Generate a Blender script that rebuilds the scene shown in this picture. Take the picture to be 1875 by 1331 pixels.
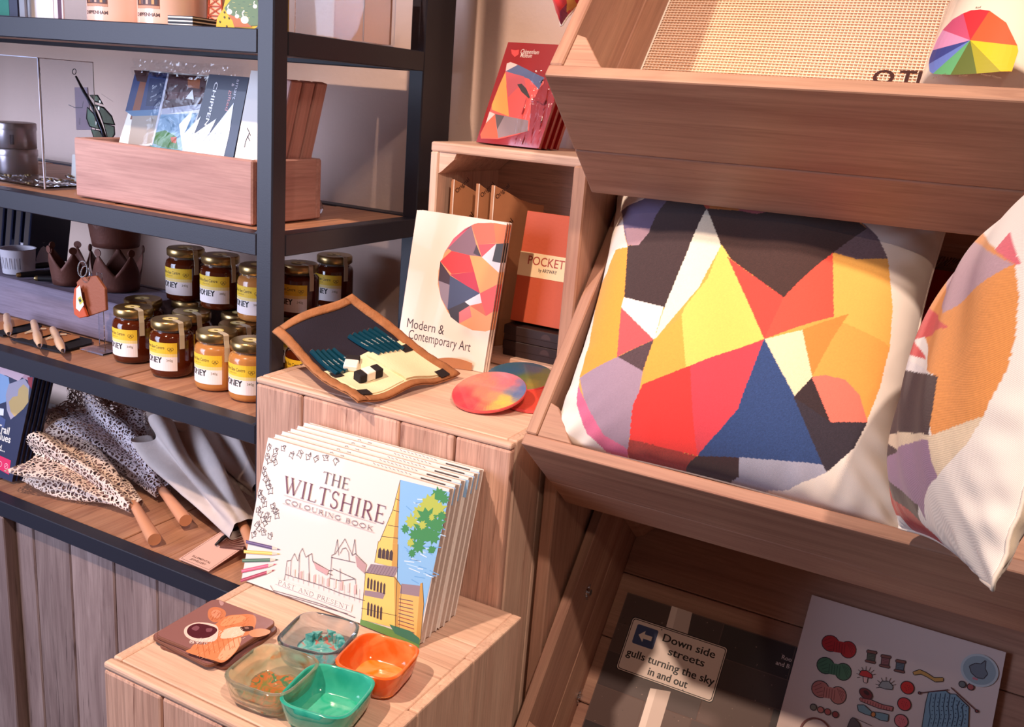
import bpy, math, random
import numpy as np
from mathutils import Vector as V, Matrix, Quaternion
rnd = random.Random(7)
for o in list(bpy.data.objects): bpy.data.objects.remove(o)
SC = bpy.context.scene; COL = SC.collection
pi = math.pi; sin = math.sin; cos = math.cos; rad = math.radians
H = 1.4                                   # eye height of the camera above the floor
# ------------------------------------------------------------------ camera
FPX = 1736.3; YAW, PITCH, ROLL = 0.47320728, 0.27150541, 0.0805679
fwd = V((-sin(YAW)*cos(PITCH), cos(YAW)*cos(PITCH), -sin(PITCH)))
r0 = V((cos(YAW), sin(YAW), 0)); u0 = r0.cross(fwd)
RT = cos(ROLL)*r0 + sin(ROLL)*u0; UP = -sin(ROLL)*r0 + cos(ROLL)*u0
cam = bpy.data.cameras.new('camera'); co = bpy.data.objects.new('camera', cam); COL.objects.link(co)
cam.sensor_width = 36; cam.lens = FPX/1875*36; cam.clip_start = .01
co.matrix_world = Matrix(((RT.x, UP.x, -fwd.x, 0), (RT.y, UP.y, -fwd.y, 0), (RT.z, UP.z, -fwd.z, H), (0, 0, 0, 1)))
SC.camera = co
EYE = V((0, 0, H))
# ------------------------------------------------------------------ light
SC.view_settings.view_transform = 'Standard'; SC.view_settings.look = 'None'
SC.view_settings.exposure = 0.0; SC.view_settings.gamma = 1; SC.view_settings.use_curve_mapping = False
w = bpy.data.worlds.new('world'); SC.world = w; w.use_nodes = True
w.node_tree.nodes['Background'].inputs[0].default_value = (.82, .58, .54, 1)
w.node_tree.nodes['Background'].inputs[1].default_value = .17
def spot(name, loc, tgt, power, col, size, blend=.4, r=.03):
    l = bpy.data.lights.new(name, 'SPOT'); l.energy = power; l.color = col; l.spot_size = rad(size); l.spot_blend = blend
    l.shadow_soft_size = r
    o = bpy.data.objects.new(name, l); COL.objects.link(o); o.location = loc
    o.rotation_euler = (V(tgt)-V(loc)).to_track_quat('-Z', 'Y').to_euler(); return o
def area(name, loc, tgt, power, col, sx, sy):
    l = bpy.data.lights.new(name, 'AREA'); l.energy = power; l.color = col; l.shape = 'RECTANGLE'; l.size = sx; l.size_y = sy
    o = bpy.data.objects.new(name, l); COL.objects.link(o); o.location = loc
    o.rotation_euler = (V(tgt)-V(loc)).to_track_quat('-Z', 'Y').to_euler(); return o
WARM = (1, .74, .57)
spot('spotlight_key', (-1.10, -.15, 2.62), (-.78, 1.0, .9), 172, WARM, 62, .7)
spot('spotlight_cushion', (.35, -.02, 2.62), (-.04, 1.0, 1.1), 122, (1, .76, .62), 60, .7)
spot('fill_spot_wall', (.5, -.9, 2.62), (-.75, 1.5, 1.35), 34, WARM, 46, .8)  # unseen fill lamp, added to warm the wall evenly
wl = area('window_light', (-2.9, -1.2, 1.6), (-1.85, 1.15, 1.15), 27, (.62, .72, 1), 1.5, 1.6)
wl.data.spread = rad(76)
# ------------------------------------------------------------------ helpers
def ray(x, y):
    return (RT*(x-937.5) - UP*(y-665.5) + fwd*FPX)/FPX
def pz(x, y, z): d = ray(x, y); return EYE + d*((z-H)/d.z)
def pY(x, y, Y): d = ray(x, y); return EYE + d*(Y/d.y)
def pX(x, y, X): d = ray(x, y); return EYE + d*(X/d.x)
def ppl(x, y, P, n): d = ray(x, y); return EYE + d*((P-EYE).dot(n)/d.dot(n))
def lin(c):
    o = []
    for k in c[:3]:
        k = k/255.; o.append(k/12.92 if k <= .04045 else ((k+.055)/1.055)**2.4)
    return (o[0], o[1], o[2], 1.)
FR = {}
def frame(o, x, y, z):
    x, y, z, o = V(x), V(y), V(z), V(o)
    return Matrix(((x.x, y.x, z.x, o.x), (x.y, y.y, z.y, o.y), (x.z, y.z, z.z, o.z), (0, 0, 0, 1)))
def T(x, y=None, z=None): return Matrix.Translation(V((x, y, z)) if y is not None else V(x))
def R(a, ax): return Matrix.Rotation(rad(a), 4, ax)
def tag(o, label=None, cat=None, group=None, kind=None):
    if label: o['label'] = label
    if cat: o['category'] = cat
    if group: o['group'] = group
    if kind: o['kind'] = kind
    return o
def thing(name, label, cat, M, group=None):
    o = bpy.data.objects.new(name, None); COL.objects.link(o); o.empty_display_size = .02
    M = M if isinstance(M, Matrix) else T(M)
    o.matrix_world = M; FR[o.name] = M.copy(); return tag(o, label, cat, group)
def dup(root, M, label=None, group=None):
    r = root.copy(); COL.objects.link(r); r.matrix_world = M; FR[r.name] = M.copy()
    if label: r['label'] = label
    if group: r['group'] = group
    for ch in root.children:
        c = ch.copy(); COL.objects.link(c); c.parent = r
        for g in ch.children:
            d = g.copy(); COL.objects.link(d); d.parent = c
    return r
class MB:
    def __init__(s): s.v = []; s.f = []; s.c = []
    def add(s, vs, fs, col=None, M=None):
        b = len(s.v)
        s.v += [tuple(M @ V(p)) for p in vs] if M is not None else [tuple(p) for p in vs]
        s.f += [tuple(i+b for i in f) for f in fs]; s.c += [col]*len(fs); return s
    def box(s, x0, x1, y0, y1, z0, z1, M=None, col=None):
        vs = [(x, y, z) for z in (z0, z1) for y in (y0, y1) for x in (x0, x1)]
        return s.add(vs, [(0, 2, 3, 1), (4, 5, 7, 6), (0, 1, 5, 4), (2, 6, 7, 3), (0, 4, 6, 2), (1, 3, 7, 5)], col, M)
    def prism(s, pts, z0, z1, M=None, col=None):
        n = len(pts); vs = [(p[0], p[1], z0) for p in pts]+[(p[0], p[1], z1) for p in pts]
        fs = [tuple(range(n))[::-1], tuple(range(n, 2*n))]+[(i, (i+1) % n, n+(i+1) % n, n+i) for i in range(n)]
        return s.add(vs, fs, col, M)
    def grid(s, fn, nu, nv, cu=False, cv=False, col=None, M=None):
        vs = [fn(i/nu, j/nv) for i in range(nu+(0 if cu else 1)) for j in range(nv+(0 if cv else 1))]
        W = nv+(0 if cv else 1); U = nu+(0 if cu else 1); fs = []
        for i in range(nu):
            for j in range(nv):
                a, b = i, (i+1) % U; c, d = j, (j+1) % W
                fs.append((a*W+c, b*W+c, b*W+d, a*W+d))
        return s.add(vs, fs, col, M)
    def lathe(s, prof, seg=32, M=None, col=None, sq=None):
        n = len(prof); vs = []
        for i in range(seg):
            a = 2*pi*i/seg
            k = 1 if not sq else (abs(cos(a))**sq+abs(sin(a))**sq)**(-1./sq)
            for r, z in prof: vs.append((r*k*cos(a), r*k*sin(a), z))
        fs = [((i*n+j), ((i+1) % seg*n+j), ((i+1) % seg*n+j+1), (i*n+j+1)) for i in range(seg) for j in range(n-1)]
        fs.append(tuple(i*n for i in range(seg))[::-1]); fs.append(tuple(i*n+n-1 for i in range(seg)))
        return s.add(vs, fs, col, M)
    def tube(s, pts, r, seg=8, closed=False, M=None, col=None):
        pts = [V(p) for p in pts]; n = len(pts); vs = []
        rs = r if isinstance(r, (list, tuple)) else [r]*n
        prev = None
        for i, p in enumerate(pts):
            t = (pts[(i+1) % n]-pts[i-1]) if closed else (pts[min(i+1, n-1)]-pts[max(i-1, 0)])
            t.normalize()
            a = prev if prev is not None else (V((0, 0, 1)) if abs(t.z) < .9 else V((1, 0, 0)))
            a = (a-t*a.dot(t)).normalized(); b = t.cross(a); prev = a
            for k in range(seg):
                q = 2*pi*k/seg; vs.append(p+(a*cos(q)+b*sin(q))*rs[i])
        fs = [(i*seg+k, i*seg+(k+1) % seg, ((i+1) % n)*seg+(k+1) % seg, ((i+1) % n)*seg+k) for i in range(n if closed else n-1) for k in range(seg)]
        if not closed: fs += [tuple(range(seg))[::-1], tuple((n-1)*seg+k for k in range(seg))]
        return s.add(vs, fs, col, M)
    def build(s, name, mat, parent=None, world=False, bevel=0, smooth=False, seg=1, loc=None):
        me = bpy.data.meshes.new(name); vs = s.v
        if world and parent is not None:
            Fi = FR[parent.name].inverted(); vs = [tuple(Fi @ V(p)) for p in vs]
        M = None
        if parent is None:                  # a top-level mesh gets its origin at its base
            if loc is None:
                a = np.array(vs); loc = V(((a[:, 0].min()+a[:, 0].max())/2, (a[:, 1].min()+a[:, 1].max())/2, a[:, 2].min()))
            M = loc if isinstance(loc, Matrix) else T(loc)
            if isinstance(loc, Matrix) and not world: pass
            else:
                Fi = M.inverted(); vs = [tuple(Fi @ V(p)) for p in vs]
        me.from_pydata(vs, [], s.f); me.update()
        if any(c is not None for c in s.c):
            at = me.color_attributes.new('Col', 'FLOAT_COLOR', 'CORNER'); data = []
            for p, c in zip(me.polygons, s.c):
                q = lin(c or (255, 255, 255)); data += list(q)*p.loop_total
            at.data.foreach_set('color', data)
        if smooth: me.polygons.foreach_set('use_smooth', [True]*len(me.polygons))
        me.materials.append(mat); o = bpy.data.objects.new(name, me); COL.objects.link(o)
        if parent is not None: o.parent = parent; FR[o.name] = FR[parent.name]
        else: o.matrix_world = M; FR[o.name] = M
        if bevel:
            b = o.modifiers.new('bevel', 'BEVEL'); b.width = bevel; b.segments = seg; b.limit_method = 'ANGLE'; b.angle_limit = rad(40)
        return o
def fixn(o):
    import bmesh
    bm = bmesh.new(); bm.from_mesh(o.data); bmesh.ops.recalc_face_normals(bm, faces=bm.faces); bm.to_mesh(o.data); bm.free(); return o
def smooth_auto(o, ang=35):
    me = o.data; me.polygons.foreach_set('use_smooth', [True]*len(me.polygons))
    try: me.set_sharp_from_angle(angle=rad(ang))
    except Exception: pass
    return o
# ---- flat print: coloured polygons, lines and lettering laid on a surface; mp maps (u, v, height) to space
_tc = {}
def glyphs(s, bold=0., res=3, spacing=1.):
    k = (s, bold, spacing)
    if k in _tc: return _tc[k]
    c = bpy.data.curves.new('t', 'FONT'); c.body = s; c.size = 1; c.resolution_u = res; c.offset = bold; c.space_character = spacing
    o = bpy.data.objects.new('t', c); COL.objects.link(o)
    dg = bpy.context.evaluated_depsgraph_get(); me = o.evaluated_get(dg).to_mesh()
    r = ([tuple(v.co) for v in me.vertices], [tuple(p.vertices) for p in me.polygons])
    bpy.data.objects.remove(o); bpy.data.curves.remove(c); _tc[k] = r; return r
class Print:
    def __init__(s, mp, h=.0002, dh=4e-6): s.mb = MB(); s.mp = mp; s.h = h; s.dh = dh
    def poly(s, pts, col, step=True):
        if step: s.h += s.dh
        s.mb.add([s.mp(p[0], p[1], s.h) for p in pts], [tuple(range(len(pts)))], col); return s
    def rect(s, u0, v0, u1, v1, col, n=1):
        s.h += s.dh
        s.mb.grid(lambda a, b: s.mp(u0+(u1-u0)*a, v0+(v1-v0)*b, s.h), n, 1, col=col); return s
    def heavy(s, t, u, v, size, col, align, bold, width, d):
        for k in (-1, 0, 1): s.text(t, u+k*d, v, size, col, align, bold, width); s.text(t, u+k*d, v+d*.6, size, col, align, bold, width)
        return s
    def disc(s, u, v, r, col, r2=None, n=20, a0=0, a1=2*pi):
        r2 = r2 or r
        return s.poly([(u+r*cos(a0+(a1-a0)*i/n), v+r2*sin(a0+(a1-a0)*i/n)) for i in range(n if a1-a0 > 6.2 else n+1)], col)
    def line(s, pts, w, col, closed=False):
        s.h += s.dh
        P = list(pts)+([pts[0]] if closed else [])
        for a, b in zip(P, P[1:]):
            dx, dy = b[0]-a[0], b[1]-a[1]; L = math.hypot(dx, dy) or 1; nx, ny = -dy/L*w/2, dx/L*w/2
            s.mb.add([s.mp(a[0]+nx, a[1]+ny, s.h), s.mp(a[0]-nx, a[1]-ny, s.h), s.mp(b[0]-nx, b[1]-ny, s.h), s.mp(b[0]+nx, b[1]+ny, s.h)], [(0, 1, 2, 3)], col)
        return s
    def ring(s, u, v, r, w, col, n=24): return s.line([(u+r*cos(2*pi*i/n), v+r*sin(2*pi*i/n)) for i in range(n)], w, col, True)
    def text(s, t, u, v, size, col, align='l', bold=0., width=None, rot=0, spacing=1., shear=0.):
        vs, fs = glyphs(t, bold, 3, spacing); s.h += s.dh
        if not vs: return s
        x0 = min(p[0] for p in vs); x1 = max(p[0] for p in vs)
        k = size if width is None else width/(x1-x0)
        off = {'l': -x0, 'c': -(x0+x1)/2, 'r': -x1}[align]; c_, s_ = cos(rad(rot)), sin(rad(rot)); out = []
        for p in vs:
            a = (p[0]+off)*k+shear*p[1]*size; b = p[1]*size
            out.append(s.mp(u+a*c_-b*s_, v+a*s_+b*c_, s.h))
        s.mb.add(out, fs, col); return s
    def build(s, name, mat, parent, world=False):
        return s.mb.build(name, mat, parent, world=world)
def flat(M=None):
    if M is None: return lambda u, v, h: V((u, v, h))
    return lambda u, v, h: M @ V((u, v, h))
def cyl(r, a0=-90., z0=0., M=None):          # wraps a print round a vertical cylinder, u = arc length from azimuth a0
    def f(u, v, h):
        a = rad(a0)+u/r; p = V(((r+h)*cos(a), (r+h)*sin(a), z0+v)); return M @ p if M else p
    return f
# serif capitals for book titles: strokes (x0,y0,x1,y1,w) in a 1-high cell, plus the advance
def _s(*a): return a
TH, TK, SF = .045, .10, .035
SER = {
 'T': (.72, [(.36, 0, .36, 1, TK), (.03, .97, .69, .97, SF), (.045, .98, .03, .84, .04), (.675, .98, .69, .84, .04), (.24, .01, .48, .01, SF)]),
 'H': (.86, [(.16, 0, .16, 1, TK), (.70, 0, .70, 1, TK), (.16, .52, .70, .52, TH), (.05, .01, .27, .01, SF), (.59, .01, .81, .01, SF), (.05, .99, .27, .99, SF), (.59, .99, .81, .99, SF)]),
 'E': (.66, [(.16, 0, .16, 1, TK), (.05, .985, .58, .985, SF), (.05, .015, .61, .015, SF), (.16, .52, .48, .52, TH), (.575, .99, .585, .84, .04), (.605, 0, .625, .17, .045), (.48, .60, .48, .44, .035)]),
 'W': (1.12, [(.09, .98, .36, .02, TK), (.36, .02, .56, .78, TH), (.50, .98, .77, .02, TK), (.77, .02, 1.04, .98, TH), (0, .99, .22, .99, SF), (.42, .99, .62, .99, SF), (.93, .99, 1.13, .99, SF)]),
 'I': (.36, [(.18, 0, .18, 1, TK), (.06, .01, .30, .01, SF), (.06, .99, .30, .99, SF)]),
 'L': (.64, [(.16, 0, .16, 1, TK), (.05, .99, .27, .99, SF), (.05, .015, .58, .015, SF), (.575, 0, .60, .18, .045)]),
 'N': (.84, [(.15, 0, .15, 1, TH), (.13, .98, .69, .02, TK), (.69, 0, .69, 1, TH), (.04, .01, .26, .01, SF), (.02, .99, .17, .99, SF), (.58, .99, .80, .99, SF)]),
 'P': (.62, [(.16, 0, .16, 1, TK), (.05, .01, .28, .01, SF), (.05, .985, .36, .985, SF)], [(.34, .73, .22, .255, -90, 90, TK)], [(.16, .475, .34, .475, SF)]),
 'R': (.74, [(.16, 0, .16, 1, TK), (.05, .01, .28, .01, SF), (.05, .985, .36, .985, SF), (.16, .49, .34, .49, SF), (.34, .49, .68, .02, TK), (.58, .01, .76, .01, SF)], [(.34, .735, .20, .25, -90, 90, TK)]),
 'D': (.82, [(.16, 0, .16, 1, TK), (.05, .985, .34, .985, SF), (.05, .015, .34, .015, SF)], [(.32, .5, .40, .485, -90, 90, TK)]),
 'B': (.68, [(.16, 0, .16, 1, TK), (.05, .985, .36, .985, SF), (.05, .015, .36, .015, SF), (.16, .52, .36, .52, SF)], [(.34, .75, .18, .235, -90, 90, TK), (.34, .27, .24, .255, -90, 90, TK)]),
 'O': (.92, [], [(.45, .5, .37, .485, 0, 360, TK)]),
 'C': (.80, [(.70, .90, .71, .74, .035), (.70, .10, .73, .22, .035)], [(.45, .5, .37, .485, 48, 312, TK)]),
 'G': (.88, [(.70, .90, .71, .74, .035), (.72, .05, .72, .42, TK), (.60, .43, .83, .43, SF)], [(.45, .5, .37, .485, 48, 320, TK)]),
 'U': (.84, [(.15, .3, .15, 1, TK), (.69, .3, .69, 1, TH), (.04, .99, .26, .99, SF), (.58, .99, .80, .99, SF)], [(.42, .30, .27, .285, 180, 360, .07)]),
 'S': (.58, [(.46, .97, .46, .78, .035), (.09, .24, .09, .03, .035)], [(.28, .74, .17, .235, 20, 270, .08), (.28, .26, .20, .245, -160, 90, .085)]),
 'K': (.78, [(.16, 0, .16, 1, TK), (.05, .01, .27, .01, SF), (.05, .99, .27, .99, SF), (.18, .44, .62, .98, TH), (.30, .58, .68, .02, TK), (.52, .99, .72, .99, SF), (.58, .01, .80, .01, SF)]),
 'A': (.84, [(.14, .02, .40, .98, TH), (.40, .98, .70, .02, TK), (.22, .34, .58, .34, TH), (.03, .01, .25, .01, SF), (.58, .01, .82, .01, SF)]),
 ' ': (.40, [])}
def serif(pr, t, u, v, size, col, width, wt=1.):
    adv = sum(SER[c][0]+.06 for c in t)-.06; kx = width/adv; x = 0
    for c in t:
        g = SER[c]
        for L in list(g[1])+(list(g[3]) if len(g) > 3 else []):
            pr.line([(u+(x+L[0])*kx, v+L[1]*size), (u+(x+L[2])*kx, v+L[3]*size)], L[4]*(kx+size)/2*wt, col)
            pr.h -= pr.dh
        for (cx, cy, rx, ry, a0, a1, wd) in (g[2] if len(g) > 2 else []):
            n = 14; P = [(u+(x+cx+rx*cos(rad(a0+(a1-a0)*i/n)))*kx, v+(cy+ry*sin(rad(a0+(a1-a0)*i/n)))*size) for i in range(n+1)]
            pr.line(P, wd*(kx+size)/2*wt*.85, col); pr.h -= pr.dh
        x += g[0]+.06
    pr.h += pr.dh
# ------------------------------------------------------------------ materials
def nt(name):
    m = bpy.data.materials.new(name); m.use_nodes = True; t = m.node_tree; return m, t.nodes, t.links, t.nodes['Principled BSDF']
def mat(name, c, rough=.5, metal=0, spec=.5, coat=0, trans=0, ior=1.45, alpha=1, bump=0, bscale=200, var=0, vscale=6, sheen=0):
    m, N, L, B = nt(name); B.inputs['Base Color'].default_value = lin(c)
    B.inputs['Roughness'].default_value = rough; B.inputs['Metallic'].default_value = metal; B.inputs['Specular IOR Level'].default_value = spec
    B.inputs['Coat Weight'].default_value = coat; B.inputs['Coat Roughness'].default_value = .05
    B.inputs['Transmission Weight'].default_value = trans; B.inputs['IOR'].default_value = ior; B.inputs['Alpha'].default_value = alpha
    B.inputs['Sheen Weight'].default_value = sheen
    if bump or var:
        tc = N.new('ShaderNodeTexCoord')
    if bump:
        n = N.new('ShaderNodeTexNoise'); n.inputs['Scale'].default_value = bscale; n.inputs['Detail'].default_value = 4
        b = N.new('ShaderNodeBump'); b.inputs['Strength'].default_value = bump; b.inputs['Distance'].default_value = .002
        L.new(tc.outputs['Object'], n.inputs['Vector']); L.new(n.outputs['Fac'], b.inputs['Height']); L.new(b.outputs['Normal'], B.inputs['Normal'])
    if var:
        n = N.new('ShaderNodeTexNoise'); n.inputs['Scale'].default_value = vscale; n.inputs['Detail'].default_value = 5
        mx = N.new('ShaderNodeMixRGB'); mx.blend_type = 'MULTIPLY'; mx.inputs[0].default_value = 1
        cr = N.new('ShaderNodeValToRGB'); cr.color_ramp.elements[0].position = .3; cr.color_ramp.elements[1].position = .7
        cr.color_ramp.elements[0].color = (1-var, 1-var, 1-var, 1); cr.color_ramp.elements[1].color = (1, 1, 1, 1)
        L.new(tc.outputs['Object'], n.inputs['Vector']); L.new(n.outputs['Fac'], cr.inputs[0]); mx.inputs[1].default_value = lin(c)
        L.new(cr.outputs[0], mx.inputs[2]); L.new(mx.outputs[0], B.inputs['Base Color'])
    return m
def printm(name, rough=.5, coat=0, weave=0, sheen=0):
    m, N, L, B = nt(name); a = N.new('ShaderNodeAttribute'); a.attribute_name = 'Col'
    L.new(a.outputs['Color'], B.inputs['Base Color']); B.inputs['Roughness'].default_value = rough; B.inputs['Coat Weight'].default_value = coat
    B.inputs['Coat Roughness'].default_value = .04; B.inputs['Sheen Weight'].default_value = sheen
    if weave:
        tc = N.new('ShaderNodeTexCoord'); wv = N.new('ShaderNodeTexWave'); wv.bands_direction = 'DIAGONAL'; wv.inputs['Scale'].default_value = weave
        wv.inputs['Distortion'].default_value = .4; wv.inputs['Detail'].default_value = 2; wv.inputs['Detail Scale'].default_value = 3
        b = N.new('ShaderNodeBump'); b.inputs['Strength'].default_value = .12; b.inputs['Distance'].default_value = .0006
        L.new(tc.outputs['Object'], wv.inputs['Vector']); L.new(wv.outputs['Fac'], b.inputs['Height']); L.new(b.outputs['Normal'], B.inputs['Normal'])
        mx = N.new('ShaderNodeMixRGB'); mx.blend_type = 'MULTIPLY'; mx.inputs[0].default_value = .16
        L.new(a.outputs['Color'], mx.inputs[1]); L.new(wv.outputs['Color'], mx.inputs[2]); L.new(mx.outputs[0], B.inputs['Base Color'])
    return m
def wood(name, c0, c1, dark, ax, grain=1., rough=.6, crack=.5, bump=.35, tone=.12, fib=.62):
    """sawn timber, grain along axis ax of the object; c0/c1 body tones, dark = fibre streaks"""
    m, N, L, B = nt(name); tc = N.new('ShaderNodeTexCoord'); oi = N.new('ShaderNodeObjectInfo')
    ad = N.new('ShaderNodeVectorMath'); ad.operation = 'MULTIPLY_ADD'
    cb = N.new('ShaderNodeCombineXYZ')
    for k in range(3): L.new(oi.outputs['Random'], cb.inputs[k])
    ad.inputs[1].default_value = (7.3, 11.1, 5.7); L.new(cb.outputs[0], ad.inputs[0]); L.new(tc.outputs['Object'], ad.inputs[2])
    def noise(al, ac, det, dist=0):
        mp = N.new('ShaderNodeMapping'); s = [ac]*3; s[ax] = al; mp.inputs['Scale'].default_value = s
        n = N.new('ShaderNodeTexNoise'); n.inputs['Scale'].default_value = 1; n.inputs['Detail'].default_value = det; n.inputs['Distortion'].default_value = dist
        n.inputs['Roughness'].default_value = .62
        L.new(ad.outputs[0], mp.inputs['Vector']); L.new(mp.outputs[0], n.inputs['Vector']); return n
    def ramp(src, p0, p1, a, b):
        r = N.new('ShaderNodeValToRGB'); r.color_ramp.elements[0].position = p0; r.color_ramp.elements[1].position = p1
        r.color_ramp.elements[0].color = a; r.color_ramp.elements[1].color = b; L.new(src.outputs['Fac'], r.inputs[0]); return r
    n1 = noise(2.2*grain, 22*grain, 5, 1.2); n2 = noise(9*grain, 260*grain, 4, .3); n3 = noise(3*grain, 70*grain, 6, 2.0)
    r1 = ramp(n1, .32, .68, lin(c0), lin(c1)); r2 = ramp(n2, .30, .62, (fib, fib*.97, fib*.94, 1), (1, 1, 1, 1)); r3 = ramp(n3, .30, .42, (1, 1, 1, 1), (0, 0, 0, 1))
    m1 = N.new('ShaderNodeMixRGB'); m1.blend_type = 'MULTIPLY'; m1.inputs[0].default_value = .55; L.new(r1.outputs[0], m1.inputs[1]); L.new(r2.outputs[0], m1.inputs[2])
    mul = N.new('ShaderNodeMath'); mul.operation = 'MULTIPLY'; mul.inputs[1].default_value = crack; L.new(r3.outputs[0], mul.inputs[0])
    m2 = N.new('ShaderNodeMixRGB'); L.new(mul.outputs[0], m2.inputs[0]); L.new(m1.outputs[0], m2.inputs[1]); m2.inputs[2].default_value = lin(dark)
    hs = N.new('ShaderNodeHueSaturation'); mr = N.new('ShaderNodeMapRange'); mr.inputs['To Min'].default_value = 1-tone; mr.inputs['To Max'].default_value = 1+tone
    L.new(oi.outputs['Random'], mr.inputs['Value']); L.new(mr.outputs[0], hs.inputs['Value']); L.new(m2.outputs[0], hs.inputs['Color'])
    L.new(hs.outputs[0], B.inputs['Base Color']); B.inputs['Roughness'].default_value = rough; B.inputs['Specular IOR Level'].default_value = .3
    b = N.new('ShaderNodeBump'); b.inputs['Strength'].default_value = bump; b.inputs['Distance'].default_value = .0015
    L.new(m1.outputs[0], b.inputs['Height']); L.new(b.outputs['Normal'], B.inputs['Normal']); return m
M = {}
for i, a in enumerate('xyz'):
    M['box'+a] = wood('pale_sawn_wood_'+a, (230, 196, 172), (212, 172, 150), (134, 92, 76), i, 1, .6, .45)
    M['bin'+a] = wood('planed_crate_wood_'+a, (190, 148, 124), (162, 118, 100), (104, 66, 56), i, .8, .5, .3, .2, .06)
    M['boxf'] = wood('rough_sawn_wood', (218, 176, 156), (190, 146, 128), (112, 70, 56), 2, 1, .7, .8, .8, .08, .36)
    M['deck'+a] = wood('shelf_deck_wood_'+a, (202, 150, 118), (168, 116, 92), (92, 56, 44), i, 1, .5, .5)
    M['grey'+a] = wood('weathered_grey_wood_'+a, (164, 140, 134), (126, 102, 98), (64, 46, 44), i, 1, .65, .65, .5)
    M['tray'+a] = wood('pink_washed_wood_'+a, (206, 160, 150), (184, 138, 130), (120, 80, 76), i, 1, .6, .25)
    M['ash'+a] = wood('grey_washed_wood_'+a, (142, 128, 146), (118, 104, 120), (70, 58, 70), i, 1, .6, .3)
M['metal'] = mat('dark_powder_coated_steel', (38, 38, 50), .42, 0, .5, bump=.05, bscale=400)
M['wall'] = mat('plaster_wall', (228, 198, 182), .85, bump=.5, bscale=60, var=.05)
M['floor'] = mat('dark_floor', (70, 58, 52), .7, var=.2)
M['ceil'] = mat('ceiling_paint', (220, 214, 206), .9)
M['print'] = printm('printed_paper', .55)
M['gloss'] = printm('glossy_print', .25, .6)
M['fab'] = printm('printed_cotton', .9, 0, 420, .2)
M['paper'] = mat('white_paper', (245, 242, 238), .7)
M['pages'] = mat('page_edges', (214, 196, 186), .8, bump=.4, bscale=900, var=.15, vscale=300)
M['kraft'] = mat('kraft_card', (184, 124, 84), .75, var=.1, vscale=40)
M['dark'] = mat('dark_brown_card', (46, 28, 26), .5)
M['terr'] = mat('terracotta_cover', (196, 84, 48), .6, bump=.1)
M['gold'] = mat('gold_lid', (164, 136, 90), .3, .9)
M['chrome'] = mat('chrome', (220, 220, 222), .15, 1)
M['rust'] = mat('brown_rusted_metal', (112, 66, 54), .6, .3, bump=.2, var=.3, vscale=30)
M['acryl'] = mat('clear_acrylic', (240, 244, 250), .02, trans=1, ior=1.2)
M['black'] = mat('matt_black', (24, 20, 24), .5)
def filmm(name, fac, rough, bump=0):
    m, N, L, B = nt(name); N.remove(B); out = N['Material Output']; tr = N.new('ShaderNodeBsdfTransparent'); gl = N.new('ShaderNodeBsdfGlossy'); gl.inputs['Roughness'].default_value = rough
    lw = N.new('ShaderNodeLayerWeight'); lw.inputs['Blend'].default_value = fac; mx = N.new('ShaderNodeMixShader'); L.new(lw.outputs['Fresnel'], mx.inputs[0])
    L.new(tr.outputs[0], mx.inputs[1]); L.new(gl.outputs[0], mx.inputs[2]); L.new(mx.outputs[0], out.inputs[0])
    if bump:
        tc = N.new('ShaderNodeTexCoord'); n = N.new('ShaderNodeTexNoise'); n.inputs['Scale'].default_value = bump; n.inputs['Distortion'].default_value = 1.5
        b = N.new('ShaderNodeBump'); b.inputs['Strength'].default_value = .8; b.inputs['Distance'].default_value = .01; L.new(tc.outputs['Object'], n.inputs['Vector']); L.new(n.outputs['Fac'], b.inputs['Height']); L.new(b.outputs['Normal'], gl.inputs['Normal']); L.new(b.outputs['Normal'], lw.inputs['Normal'])
    return m
M['film'] = filmm('clear_film', .22, .12, 22)
M['sleeve'] = filmm('flat_clear_sleeve', .06, .2)
# ================================================================== THE SETTING
def struct(name, mb, m, **k):
    o = mb.build(name, m, **k); return tag(o, kind='structure')
struct('wall_back', MB().box(-4.2, 3.2, 1.55, 1.67, 0, 2.75), M['wall'])
struct('floor', MB().box(-4.2, 3.2, -3.2, 1.67, -.05, 0), M['floor'])
struct('ceiling', MB().box(-4.2, 3.2, -3.2, 1.67, 2.75, 2.8), M['ceil'])
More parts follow.
